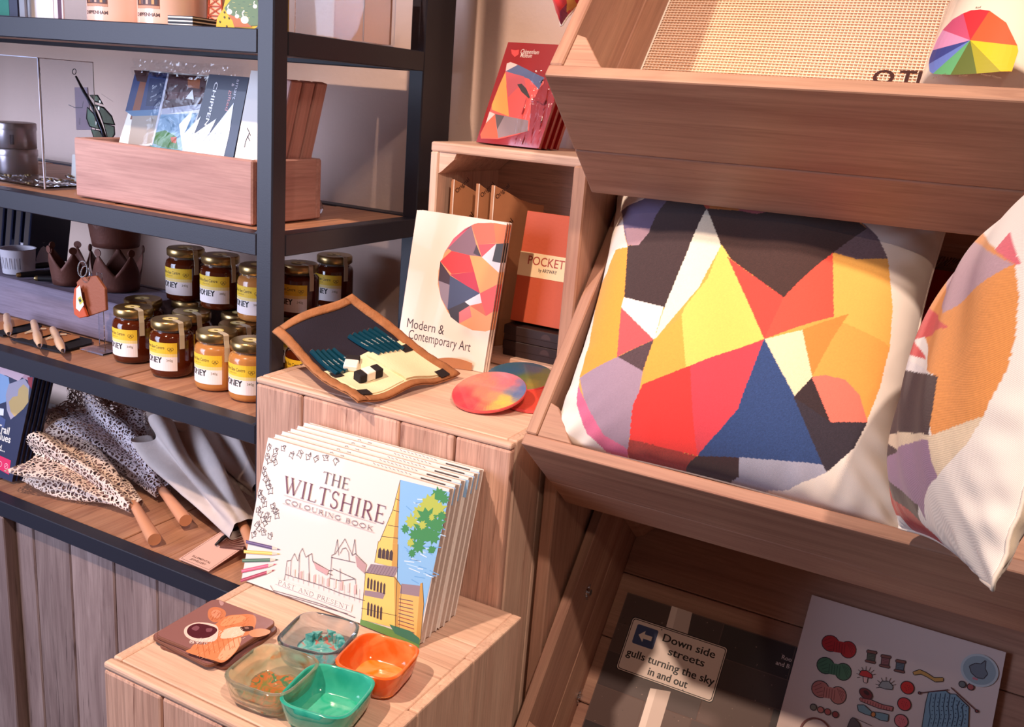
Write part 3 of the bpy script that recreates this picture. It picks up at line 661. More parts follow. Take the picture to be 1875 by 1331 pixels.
    for P in ([(510, 880), (515, 800), (535, 790), (585, 712), (625, 800), (640, 790), (700, 850)], [(545, 715), (530, 790)], [(545, 715), (552, 800)], [(637, 714), (622, 800)], [(637, 714), (645, 800)], [(512, 810), (640, 838)], [(560, 790), (572, 765), (590, 760), (605, 785), (608, 830)],
              [(270, 900), (278, 830), (300, 825), (318, 790), (335, 830), (345, 790), (360, 762), (378, 810), (392, 800), (410, 790), (415, 830), (500, 880), (520, 880)], [(640, 790), (695, 845), (690, 900)], [(520, 870), (640, 925)], [(415, 830), (440, 870), (520, 905)], [(270, 900), (350, 925), (460, 960), (560, 1000), (690, 1040)],
              [(262, 935), (270, 900)], [(510, 880), (505, 920), (560, 935), (560, 870)], [(560, 935), (640, 925), (648, 1010)], [(300, 825), (296, 905)], [(345, 790), (340, 920)], [(392, 800), (398, 940)], [(205, 985), (330, 1020), (450, 1055), (640, 1130)], [(190, 960), (215, 1000), (350, 1035), (480, 1075), (600, 1110)]):
        cline(pr, P, .00065, LN)
    for k in range(15): cline(pr, [(285+27*k, 860+7*k+(k % 3)*10), (284+27*k, 925+9*k)], .0004, (140, 116, 118))
    for k in range(10): cpoly(pr, [(310+36*k, 880+9*k), (322+36*k, 872+9*k), (320+36*k, 915+10*k), (308+36*k, 912+10*k)], (218, 176, 172) if k % 2 else (234, 206, 202))
    cpoly(pr, [(640, 800), (700, 850), (690, 895), (650, 860)], (186, 150, 150)); cpoly(pr, [(420, 838), (500, 880), (490, 905), (432, 872)], (200, 160, 160))
    # coloured pencils at the left edge
    for (a, b, c, d, col, tc) in ((62, 728, 200, 760, (84, 62, 104), (236, 200, 180)), (50, 780, 200, 790, (230, 182, 86), (236, 200, 180)), (42, 828, 190, 824, (70, 100, 76), (236, 200, 180)), (38, 884, 180, 854, (212, 84, 112), (236, 200, 180)), (34, 934, 172, 890, (150, 50, 70), (236, 200, 180))):
        nx = 9
        cpoly(pr, [(a, b-nx), (c, d-nx), (c, d+nx), (a, b+nx)], col); cpoly(pr, [(a, b-3), (c, d-3), (c, d+2), (a, b+2)], tuple(min(255, q+50) for q in col))
        e = 46; s_ = (d-b)/(c-a); cpoly(pr, [(c, d-nx), (c+e, d+e*s_), (c, d+nx)], tc); cpoly(pr, [(c+e*.6, d+e*.6*s_-4), (c+e, d+e*s_), (c+e*.6, d+e*.6*s_+4)], col)
    # lettering
    def ser(t, l, r_, top, col, wt=1.):
        a, b, c = C(*l), C(*r_), C(*top); serif(pr, t, a[0], a[1], c[1]-a[1], col, b[0]-a[0], wt)
    ser('THE', (462, 414), (604, 452), (460, 350), (104, 78, 88)); ser('WILTSHIRE', (252, 466), (794, 620), (246, 372), (112, 62, 82), .92)
    ser('COLOURING BOOK', (266, 522), (735, 662), (264, 498), (122, 92, 96), 1.0)
    cline(pr, [(262, 480), (750, 630)], .0005, (200, 176, 170)); cline(pr, [(256, 524), (742, 680)], .0005, (200, 176, 170))
    cpoly(pr, [(220, 918), (625, 1060), (618, 1100), (215, 950)], (228, 218, 212))
    ser('PAST AND PRESENT', (230, 952), (605, 1086), (230, 928), (92, 70, 76), 1.0)
    return pr.build('cover_print', M['print'], t)
M['cover'] = mat('white_card_cover', (228, 218, 212), .5, coat=.1)
for k in range(6):
    off = k*(BT+.0018)
    F = Fb.copy(); d = V((0, 1, 0))*off/sin(rad(75)); F.translation = Fb.translation+V((-.001*(k % 3), 0, 0))+d
    t = thing('colouring_book', ('white colouring book with coloured minster and tree on its cover, frontmost of the stack' if k == 0 else
              'white colouring book at the back of the leaning stack, against the tall box' if k == 5 else
              'white colouring book leaning as number %s from the front of the stack, mostly hidden' % ('two', 'three', 'four', 'five')[k-1]), 'book', F, 'colouring books on the low box')
    MB().box(0, BW, 0, BH, -.0006, 0).build('front_cover', M['cover'], t)
    MB().box(0, BW, 0, BH, -BT, -BT+.0006).build('back_cover', M['cover'], t)
    MB().box(.0005, BW-.0012, .001, BH-.0008, -BT+.0007, -.0007).build('page_block', M['pages'], t)
    book_cover(t, k == 0)
# ================================================================== COASTERS WITH A COW
zc = ZL
cc = V((-.747, .742, 0))
for k in range(3):
    z0 = zc+.0052*k; Fk = T(cc.x+(.003, -.003, 0)[k], cc.y+(.002, -.003, 0)[k], z0) @ R((6, -3, 2)[k], 'Z')
    t = thing('coaster', ('lowest square coaster of the stack beside the glass dishes', 'middle square coaster in the stack beside glass dishes', 'brown coaster with a calf portrait, topmost of the stack')[k], 'coaster', Fk, 'coasters on the low box')
    MB().prism(rrect(-.0505, -.0505, .0505, .0505, .010), 0, .0043).build('board', M['corkedge'] if 'corkedge' in M else M.setdefault('corkedge', mat('brown_hardboard', (120, 74, 56), .6)), t, bevel=.0006)
    pr = Print(flat(), .0045)
    pr.poly(rrect(-.0495, -.0495, .0495, .0495, .0095), (146, 102, 100))
    Zk = Zm(180, 1040, 2.373); P0 = Fk @ V((0, 0, .0047)); Fki = Fk.inverted()
    def K(x, y):
        q = Fki @ ppl(*Zk(x, y), P0, V((0, 0, 1))); return (q.x, q.y)
    kp = lambda P, c: pr.poly(catmull([K(*p) for p in P]), c)
    if k == 2:
        kp([(480, 180), (510, 168), (545, 180), (555, 200), (540, 222), (505, 235), (478, 215)], (206, 128, 92))
        kp([(492, 188), (515, 180), (535, 195), (520, 215), (498, 212)], (226, 150, 120))
        kp([(420, 330), (400, 350), (385, 365), (500, 400), (545, 408), (600, 360), (620, 310), (600, 285), (540, 300), (470, 330)], (222, 140, 96))
        kp([(520, 390), (560, 395), (610, 340), (618, 300), (560, 330)], (236, 176, 140))
        kp([(530, 225), (560, 208), (600, 202), (660, 200), (685, 215), (680, 255), (650, 290), (560, 310), (510, 325), (440, 318), (390, 300), (372, 275), (385, 255), (430, 238), (500, 245)], (214, 132, 90))
        kp([(560, 212), (620, 204), (640, 225), (560, 250), (530, 245)], (228, 156, 112)); kp([(560, 262), (640, 255), (625, 290), (560, 305), (530, 300)], (244, 206, 184))
        kp([(620, 255), (668, 252), (672, 268), (640, 275), (622, 268)], (70, 36, 34)); kp([(635, 257), (650, 255), (655, 262), (640, 264)], (150, 110, 100))
        kp([(655, 275), (700, 262), (745, 270), (740, 285), (700, 298), (665, 296)], (224, 148, 112))
        kp([(372, 275), (385, 252), (435, 235), (512, 248), (520, 290), (500, 318), (430, 318), (385, 300)], (240, 210, 200))
        kp([(385, 272), (400, 250), (440, 240), (505, 256), (515, 275), (480, 300), (430, 305), (395, 292)], (84, 34, 46))
        kp([(405, 262), (425, 250), (440, 258), (425, 272)], (130, 80, 92)); kp([(470, 262), (495, 262), (490, 275), (470, 276)], (130, 80, 92))
        rf = random.Random(8)
        for q in range(170):
            x, y, c = rf.choice([(rf.uniform(540, 670), rf.uniform(206, 250), (196, 112, 72)), (rf.uniform(530, 640), rf.uniform(256, 300), (250, 226, 210)), (rf.uniform(400, 500), rf.uniform(302, 325), (250, 236, 228)), (rf.uniform(430, 590), rf.uniform(325, 392), rf.choice([(190, 104, 66), (236, 176, 140)])), (rf.uniform(490, 540), rf.uniform(182, 222), (180, 96, 66))])
            dx, dy = rf.uniform(-12, -4), rf.uniform(4, 12); pr.line([K(x, y), K(x+dx, y+dy)], .0005, c); pr.h -= pr.dh*.9
        for q in range(9): pr.line([K(430+22*q, 328-4*q), K(440+22*q, 388-6*q)], .0006, (196, 110, 70))
        kp([(525, 140), (545, 150), (540, 162), (530, 160)], (190, 150, 150))
    pr.build('picture', M['gloss'], t)
# ================================================================== GLASS DISHES
def glassm(name, c, c2=None, c3=None, trans=.5, rough=.06, scale=30, th=.5):
    m, N, L, B = nt(name); B.inputs['Roughness'].default_value = rough; B.inputs['Transmission Weight'].default_value = trans; B.inputs['IOR'].default_value = 1.3
    B.inputs['Base Color'].default_value = lin(c); B.inputs['Coat Weight'].default_value = .6; B.inputs['Coat Roughness'].default_value = .04
    if c2:
        tc = N.new('ShaderNodeTexCoord'); n = N.new('ShaderNodeTexNoise'); n.inputs['Scale'].default_value = scale; n.inputs['Detail'].default_value = 3; n.inputs['Distortion'].default_value = 1.6
        r = N.new('ShaderNodeValToRGB'); e = r.color_ramp.elements; e[0].position = th-.12; e[1].position = th+.06; e[0].color = lin(c); e[1].color = lin(c2)
        if c3: q = e.new(th+.16); q.color = lin(c3)
        L.new(tc.outputs['Object'], n.inputs['Vector']); L.new(n.outputs['Fac'], r.inputs[0]); L.new(r.outputs[0], B.inputs['Base Color'])
    return m
GM = {'teal': glassm('teal_glass', (46, 178, 154), (70, 196, 170), None, .25, .12, 20), 'orange': glassm('orange_glass', (252, 112, 40), (255, 150, 84), None, .3, .12, 24, .55),
      'blue': glassm('clear_blue_glass', (232, 238, 244), (200, 218, 232), None, .95, .03, 16), 'cream': glassm('cream_swirled_glass', (244, 232, 204), (206, 222, 196), (222, 170, 120), .8, .05, 26, .52)}
RES = {'blue': glassm('teal_resin_puddle', (60, 150, 150), (120, 196, 190), (200, 120, 110), .1, .1, 60, .5), 'cream': glassm('green_brown_resin_puddle', (120, 128, 70), (196, 104, 56), (70, 120, 80), .05, .1, 70, .48),
       'teal': glassm('teal_resin_puddle_flat', (50, 186, 150), (90, 200, 170), None, .1, .1, 40), 'orange': glassm('orange_resin_puddle', (255, 130, 30), (255, 160, 90), None, .05, .1, 30)}
def dish(key, label, rim, rot, half, h):
    c = pz(*rim, ZL+h); t = thing('glass_dish', label, 'dish', T(c.x, c.y, ZL) @ R(rot, 'Z'), 'square glass dishes on the low box')
    R_ = half; w_ = .0038
    prof = [(.0001, 0), (R_*.66, 0), (R_*.78, .002), (R_*.88, .010), (R_*.97, h*.75), (R_, h-.001), (R_-.0012, h), (R_-w_+.0006, h), (R_-w_, h-.001), (R_*.97-w_, h*.75), (R_*.88-w_, .013), (R_*.76-w_, .0062), (R_*.6, .0052), (.0001, .0052)]
    smooth_auto(MB().lathe(prof, 64, sq=4.2).build('glass_bowl', GM[key], t), 60)
    r_ = random.Random(len(label))
    if key in ('blue', 'cream'):
        n = 40; def_ = [R_*.86*(abs(cos(a))**4+abs(sin(a))**4)**(-.25)*(.86+.10*sin(5*a+1)+.05*sin(9*a)) for a in [2*pi*i/n for i in range(n)]]
        pts = [(def_[i]*cos(2*pi*i/n), def_[i]*sin(2*pi*i/n)) for i in range(n)]
        MB().prism(pts, .0056, .0085).build('resin', RES[key], t, bevel=.0008)
        if key == 'blue':
            b = MB()
            for k in range(7):
                a = 40+k*16; b.prism([((R_-.010)*cos(rad(a+q))*1.02, (R_-.010)*sin(rad(a+q))*1.02) for q in (-11, 11)]+[((R_-.017)*cos(rad(a)), (R_-.017)*sin(rad(a)))], .008, .014+.008*r_.random())
            fixn(b.build('resin_flake', RES[key], t))
    else:
        MB().prism([(p[0]*.8, p[1]*.8) for p in rrect(-R_, -R_, R_, R_, R_*.4)], .0053, .0066).build('resin', RES[key], t)
    return t
dish('blue', 'clear bluish glass dish with teal resin, nearest the colouring books', (584, 1157), 12, .0405, .036)
dish('cream', 'cream and green swirled glass dish beside the calf coasters', (499, 1223), 6, .0420, .036)
dish('orange', 'bright orange glass dish in front of the colouring books', (692, 1199), 8, .0405, .034)
dish('teal', 'solid teal green glass dish nearest the viewer', (601, 1262), 10, .0425, .034)
# ================================================================== GUIDES TO MODERN ART
Zg = Zm(720, 240, 2.8944); GT = .0028
br = pz(885, 683, ZU); th = rad(80); v_ = V((0, cos(th), sin(th))); GW, GH = .167, .2365
Fg = frame(br+V((-GW, 0, cos(th)*GT)), (1, 0, 0), v_, V((0, -sin(th), cos(th))))
Lg = loc(Fg)
def G_(x, y):
    u, v = Lg(*Zg(x, y)); return (min(u, GW), v)
GUIDE = [((238, 150, 96), [(605, 500), (520, 485), (440, 490), (380, 520), (320, 570), (270, 650), (240, 740), (237, 810), (255, 890), (290, 960), (350, 1020), (420, 1055), (490, 1062), (520, 1055)]),
 ((206, 84, 104), [(440, 488), (380, 518), (320, 570), (268, 650), (290, 625), (415, 500)]), ((130, 96, 108), [(415, 500), (440, 600), (465, 665), (405, 658), (310, 635), (290, 622)]),
 ((236, 104, 78), [(415, 500), (450, 487), (535, 488), (547, 592), (450, 602)]), ((230, 116, 68), [(533, 486), (610, 500), (600, 600), (545, 592)]), ((214, 78, 84), [(450, 602), (547, 595), (470, 668)]),
 ((70, 52, 60), [(442, 602), (468, 668), (425, 648)]), ((222, 206, 212), [(547, 597), (525, 690), (470, 668)]), ((60, 54, 54), [(547, 597), (600, 597), (590, 703), (525, 690)]), ((226, 212, 216), [(470, 668), (525, 690), (590, 703), (560, 752)]),
 ((222, 54, 52), [(310, 635), (330, 640), (405, 658), (430, 745), (310, 757), (250, 690)]), ((244, 156, 92), [(405, 658), (465, 665), (562, 752), (545, 822), (460, 860), (430, 745)]), ((186, 46, 66), [(300, 760), (430, 745), (460, 860), (390, 822)]),
 ((66, 42, 50), [(250, 690), (302, 765), (300, 815), (240, 792)]), ((66, 72, 100), [(302, 765), (390, 820), (460, 860), (380, 905), (288, 947), (298, 815)]), ((140, 122, 134), [(240, 792), (300, 815), (288, 947), (252, 880)]),
 ((58, 50, 58), [(290, 945), (380, 905), (406, 925), (350, 960), (350, 1020), (305, 985)]), ((228, 214, 220), [(380, 905), (460, 860), (470, 910), (406, 925)]), ((236, 84, 80), [(460, 860), (565, 815), (545, 960), (492, 980), (470, 912)]),
 ((210, 104, 70), [(406, 925), (470, 912), (492, 980)]), ((232, 110, 112), [(350, 960), (406, 925), (416, 985), (350, 1020)])]
M['guidecover'] = mat('peach_white_cover', (236, 212, 194), .5, coat=.1)
for k in range(3):
    F = Fg.copy(); F.translation = Fg.translation+V((.0018*k, .0044*k, 0))
    t = thing('guide_booklet', ('peach booklet titled Modern and Contemporary Art, frontmost of three', 'second art booklet, tucked directly behind the front one', 'rearmost art booklet of the three leaning on the crate')[k], 'booklet', F, 'art booklets on the tall box')
    MB().box(0, GW, 0, GH, -GT, 0).build('pages', M['pages'], t)
    MB().box(0, GW, 0, GH, 0, .0003).build('front_cover', M['guidecover'], t)
    pr = Print(flat(), .0004)
    for c, P in GUIDE: pr.poly([G_(*p) for p in P], c)
    pr.build('cover_picture', M['print'], t); pr = Print(flat(), .0004)
    if k == 0:
        a = G_(72, 1038); b = G_(268, 1078); pr.text('Modern &', a[0], a[1], .022, (60, 44, 44), 'l', 0, b[0]-a[0])
        a = G_(80, 1098); b = G_(408, 1166); pr.text('Contemporary Art', a[0], a[1], .022, (60, 44, 44), 'l', 0, b[0]-a[0])
    if k == 0: pr.build('title_lettering', M['print'], t)
# ================================================================== PENCIL ROLL
cL, cT = V((-.928, 1.036, H-.357)), pY(645, 531, 1.135)
cB, cR = pz(655, 741, ZU+.010), pz(842, 687, ZU+.006)
def patch(s, t, h=0):
    # s from the dark end (0) to the pocket end (1), t from the near long edge (0) to the far one (1)
    a = cL.lerp(cB, s); b = cT.lerp(cR, s); p = a.lerp(b, t)
    z = -.010*sin(pi*min(s/.9, 1))*(1-t*.2)+.006*sin(7*s+5*t)*(1-s)+.004*sin(11*t+2)*s
    z *= 1.0
    p = p+V((0, 0, z)); p.z = max(p.z, ZU+.0022+.003*t) if p.y > 1.0 else p.z
    return p
def pn(s, t):
    e = .01; return (patch(s+e, t)-patch(s-e, t)).cross(patch(s, t+e)-patch(s, t-e)).normalized()
def pm(s, t, h):
    n = pn(s, t); n = n if n.z > 0 else -n; return patch(s, t)+n*h
M['fabk'] = mat('tan_suede_trim', (176, 116, 74), .9, bump=.5, bscale=300, var=.25, vscale=60)
M['navy'] = mat('dark_navy_lining', (30, 22, 36), .9, bump=.2, bscale=500)
M['cream'] = mat('cream_cotton_lining', (240, 226, 186), .85, bump=.25, bscale=400)
M['teal'] = mat('teal_pencil_lacquer', (12, 60, 78), .2, coat=.5)
M['blackfab'] = mat('black_fastener', (34, 26, 28), .9)
M['whitep'] = mat('white_card_sleeve', (244, 236, 222), .6)
pc = thing('pencil_roll', 'open tan-edged fabric pencil roll with teal pencils on the tall box', 'pencil case', patch(.5, .5))
def slab(name, m, s0, s1, t0, t1, h0, h1, ns=24, ntt=16, w=True):
    b = MB(); vs = []
    g = lambda a, c, h: pm(s0+(s1-s0)*a, t0+(t1-t0)*c, h)
    b.grid(lambda a, c: g(a, c, h1), ns, ntt); b.grid(lambda a, c: g(a, 1-c, h0), ns, ntt)
    for (f) in (lambda a, c: g(a, 0, h0+(h1-h0)*c), lambda a, c: g(1-a, 1, h0+(h1-h0)*c)): b.grid(lambda a, c, f=f: f(a, 1-c), ns, 1)
    for (f) in (lambda a, c: g(0, 1-a, h0+(h1-h0)*c), lambda a, c: g(1, a, h0+(h1-h0)*c)): b.grid(lambda a, c, f=f: f(a, 1-c), ntt, 1)
    return smooth_auto(fixn(b.build(name, m, pc, True)), 50)
slab('outer_cover', M['fabk'], 0, 1, 0, 1, -.0012, .0002, 40, 24)
slab('dark_lining', M['navy'], .06, .53, .09, .91, .0003, .0012)
slab('cream_lining', M['cream'], .51, .955, .09, .91, .0003, .0015)
b = MB()
for (s0, s1, t0, t1) in ((0, 1, 0, .095), (0, 1, .905, 1), (0, .06, .095, .905), (.945, 1, .095, .905)):
    b.grid(lambda a, c: pm(s0+(s1-s0)*a, t0+(t1-t0)*c, .0022+.0012*sin(pi*c if s1-s0 > .5 else pi*a)+.0006*sin(60*a)), 40 if s1-s0 > .5 else 4, 4 if s1-s0 > .5 else 30)
o = b.build('edge_trim', M['fabk'], pc, True, smooth=True); sm = o.modifiers.new('s', 'SOLIDIFY'); sm.thickness = .0014
slab('pocket', M['cream'], .55, .93, .50, .90, .0018, .0050, 20, 14)
slab('pocket_lower', M['cream'], .60, .93, .11, .48, .0016, .0030, 20, 14)
for k, (t0, s0) in enumerate([(.15, .31), (.20, .32), (.25, .33), (.30, .34), (.35, .35), (.58, .30), (.63, .30), (.68, .31), (.73, .31), (.78, .32), (.83, .33)]):
    P = [pm(s0+(.60-s0)*q/6, t0, .0044) for q in range(7)]
    o = MB().tube(P, .0041, 6).build('pencil', M['teal'], pc, True)
    d = (P[0]-P[1]).normalized(); MB().tube([P[0], P[0]+d*.0012], .0030, 6).build('pencil_end', M['blackfab'] if k % 3 else M['rust'], o, True)
    pr = Print(lambda u, v, h, t0=t0, s0=s0: pm(s0+.12+u*4.4, t0+v*5.2, .0082+h), .0002)
    pr.text('studio art', 0, -.0016, .004, (220, 224, 220), 'l'); pr.build('imprint', M['print'], o, True)
for (s, t, w_) in ((.565, .85, .07), (.90, .86, .07), (.955-.07, .12, .06), (.565, .14, .07)):
    slab('fastener_patch', M['blackfab'], s, s+w_, t-.04, t+.05, .0053 if t > .5 else .0034, .0062 if t > .5 else .0042, 3, 3)
def tool(px, rot, L_, name, parts):
    c = ppl(*px, patch(.6, .25), pn(.6, .25) if pn(.6, .25).z > 0 else -pn(.6, .25)); n = pn(.6, .25); n = n if n.z > 0 else -n
    u = (pm(.8, .25, 0)-pm(.6, .25, 0)).normalized(); v = n.cross(u); F = frame(c+n*.0035, u*cos(rot)+v*sin(rot), -u*sin(rot)+v*cos(rot), n)
    for nm, m, x0, x1, hw, h in parts:
        q = MB().box(x0, x1, -hw, hw, 0, h); q.v = [tuple(F @ V(p)) for p in q.v]; q.build(nm, m, pc, True, .0012)
tool((548+95, 500+176), rad(-52), .03, 'eraser', [('eraser', M['whitep'], -.008, .012, .010, .009), ('eraser_sleeve', M['blackfab'], -.020, -.0085, .0102, .0092)])
tool((500+640/3.676, 500+720/3.676), rad(-100), .03, 'sharpener', [('sharpener_block', M['blackfab'], -.020, -.0075, .0085, .014), ('card_sleeve', M['whitep'], -.007, .007, .0088, .0145), ('sharpener_block', M['blackfab'], .0075, .020, .0085, .014)])
# small bent kraft tag by the booklets
t = pz(835, 672, ZU); kt = MB()
kt.grid(lambda a, c: V((t.x-.036+.066*a, t.y-.012-.010*(1-a)+.010*a, ZU+.0008+(.021*c*(.35+1.3*a*(1-a)+.2*a)))), 14, 3)
o = kt.build('kraft_tag', M['kraft'], None); sm = o.modifiers.new('s', 'SOLIDIFY'); sm.thickness = .0012
tag(o, 'small bent kraft card tag at the foot of the front booklet', 'tag')
# ================================================================== RESIN COASTERS
def swirl(pal, seed):
    r = random.Random(seed); pts = [(r.uniform(-1, 1), r.uniform(-1, 1), c) for c in pal for _ in range(1)]
    return pts
def resin(name, label, c, rad_, tiltx, tilty, pts, z):
    F = T(c.x, c.y, z) @ R(tiltx, 'X') @ R(tilty, 'Y'); t = thing(name, label, 'coaster', F, 'round resin coasters on the tall box')
    smooth_auto(MB().lathe([(.0001, 0), (rad_-.001, 0), (rad_, .001), (rad_, .0036), (rad_-.001, .0045), (.0001, .0045)], 56).build('disc', GMres, t), 40)
    n, m_ = 26, 72; me = MB(); vs = []
    me.grid(lambda a, b: V((rad_*.98*a*cos(2*pi*b), rad_*.98*a*sin(2*pi*b), .0047)), n, m_, cv=True)
    cols = []
    rr = random.Random(3)
    for f in me.f:
        x = sum(me.v[i][0] for i in f)/4/rad_; y = sum(me.v[i][1] for i in f)/4/rad_
        x += .10*sin(7*y+2)+.05*sin(17*x); y += .10*sin(6*x+1)+.05*sin(15*y)
        wsum = 0; acc = [0, 0, 0]
        for px_, py_, c_ in pts:
            w_ = 1/((x-px_)**2+(y-py_)**2+.02)**1.6; wsum += w_; acc = [q+w_*k for q, k in zip(acc, c_)]
        cols.append(tuple(q/wsum*rr.uniform(.97, 1.03) for q in acc))
    me.c = cols; me.build('coloured_face', M['gloss'], t)
    return t
GMres = glassm('pink_resin_edge', (232, 90, 90), None, None, .2, .1)
RD, YE, BL_, CO = (236, 60, 74), (240, 196, 90), (84, 112, 164), (248, 128, 104)
def discat(bot, rad_, tilt, dz=0.):
    p = pz(*bot, ZU+dz); return V((p.x, p.y+rad_*cos(rad(tilt)), 0)), ZU+dz+rad_*sin(rad(tilt))
c, z = discat((948, 754), .048, 6); resin('resin_coaster', 'red resin coaster half hidden under the rainbow one', c, .048, 6, 0, [(0, 0, (226, 70, 56)), (.5, .5, (200, 60, 60))], z)
c, z = discat((922, 716), .052, 9, .006); resin('resin_coaster', 'dark blue and green resin coaster behind the rainbow one', c, .052, 9, 0, [(-.4, .1, (52, 92, 120)), (.5, .1, (92, 112, 60)), (0, .8, (60, 90, 110)), (.1, -.6, (70, 104, 110)), (.4, -.5, (150, 140, 60))], z)
c, z = discat((861, 757), .0535, 17); resin('resin_coaster', 'rainbow resin coaster in coral, yellow and blue at the front', c, .0535, 17, -2, [(-.6, .4, CO), (-.7, -.5, RD), (0, -.1, CO), (0, -.8, RD), (.3, .6, (214, 110, 120)), (.7, .3, BL_), (.8, 0, BL_), (.55, -.45, YE), (.75, -.3, YE), (.2, .9, (200, 120, 130)), (.3, -.2, (244, 150, 110))], z+.001)
# ================================================================== IN THE CRATE
zk = ZU+.0157
Zk6 = Zg
for k, (px_, Yk, ln) in enumerate([(828, 1.335, .10), (874, 1.345, .07), (902, 1.345, .105)]):
    p = pY(px_, 400, Yk); top = pY(px_, (328, 336, 339)[k], Yk).z
    h = top-zk; d = V((.42, .90, 0)).normalized(); n = V((.90, -.42, 0)); F = frame((p.x, Yk, zk), d, (0, 0, 1), n)
    t = thing('kraft_packet', ('leftmost kraft card packet standing in the open crate', 'narrow kraft card packet, middle of the three in the crate', 'rightmost kraft card packet in the crate, by the terracotta notebook')[k], 'packet', F, 'kraft packets in the crate')
    pts = [(0, 0), (ln, 0), (ln, h-.032), (ln*.8, h-.030), (ln*.5, h-.022), (ln*.2, h-.008), (0, h)]
    MB().prism(pts, -.010, 0).build('card_sleeve', M['kraft'], t, bevel=.0008)
    MB().tube([(0, .001, -.0005), (0, h, -.0005)], .0009, 5).build('folded_edge', M['guidecover'], t)
    pr = Print(flat(), .0003)
    pr.text('Original', .012, h-.086, .013, (52, 26, 18), 'l', .01, None, 42); pr.build('lettering', M['print'], t); pr = Print(flat(), .0003); pr.text('Original', .006, h-.022, .010, (52, 26, 18), 'l', .01, None, 42)
    pr.build('lettering', M['print'], t)
for k, (x, y, w_, h_) in enumerate(((-.700, 1.470, .050, .165), (-.590, 1.475, .046, .150))):  # vague dark shapes added to deepen the gloom at the crate's back
    t = thing('dark_filler', ('vague dark shape added to darken the crate back, left', 'vague dark shape added to darken the crate back, behind the notebook')[k], 'filler', (x, y, zk))
    MB().grid(lambda a, c: V((w_*cos(2*pi*a)*(1-.1*c), .022*sin(2*pi*a)*(1-.75*c), h_*c*(1+.05*sin(11*a+k))+.0)), 40, 14, cu=True).build('filler_body', M['dark'], t, smooth=True)
    MB().tube([V((w_*.5*cos(a), 0, h_*.98+.014*sin(a))) for a in [pi*q/10 for q in range(11)]], .002, 6).build('cord', M['rust'], t)
for k in range(2):
    t = thing('dark_card_box', ('dark brown card box under the terracotta notebook, lower one', 'dark brown card box directly below the terracotta notebook')[k], 'box', (-.650, 1.38, zk+.0255*k), 'dark card boxes in the crate')
    MB().box(-.050, .050, -.05, .05, 0, .0125).build('box_base', M['dark'], t, bevel=.001)
    MB().box(-.0508, .0508, -.0508, .0508, .0100, .0252).build('box_lid', M['dark'], t, bevel=.001)
    pr = Print(lambda u, v, h: V((u, -.0508-h, v)), .0001); pr.disc(.026, .013, .0085, (66, 42, 38), n=16, a0=0, a1=pi); pr.build('thumb_notch', M['print'], t)
    FR[t.name]
zp = zk+.0513
F, _ = leanf((936, 580), (1029, 594), zp, 78, .02)
P0 = pY(934, 583, 1.345); F = frame((P0.x, 1.345, zp+.0045), (1, 0, 0), (0, cos(rad(80)), sin(rad(80))), (0, -sin(rad(80)), cos(rad(80))))
Lp = loc(F); pw = Lp(1040, 470)[0]+.012; ph_ = Lp(985, 388)[1]
t = thing('pocket_notebook', 'terracotta pocket notebook with a cream paper band standing in the crate', 'notebook', F)
MB().box(0, pw, 0, ph_, -.0012, 0).build('front_cover', M['terr'], t, bevel=.0005)
MB().box(.001, pw-.001, .001, ph_-.001, -.020, -.0013).build('page_block', M['dark'], t)
MB().box(0, pw, 0, ph_, -.0215, -.0201).build('back_cover', M['terr'], t)
v0, v1 = Lp(*Zg(690, 765))[1], Lp(*Zg(712, 640))[1]
MB().box(-.0004, pw+.0004, v0, v1, -.0219, .0005).build('paper_band', mat('cream_band', (244, 216, 170), .7), t)
pr = Print(flat(), .0007); a = Lp(*Zg(714, 700)); b_ = Lp(*Zg(905, 735)); pr.text('POCKET', a[0], a[1]-.001, .02, (170, 52, 36), 'l', .004, b_[0]-a[0])
a = Lp(*Zg(770, 742)); b_ = Lp(*Zg(868, 752)); pr.text('by ARTWAY', a[0], a[1]-.001, .008, (60, 40, 34), 'l', .01, b_[0]-a[0]); pr.build('lettering', M['print'], t)
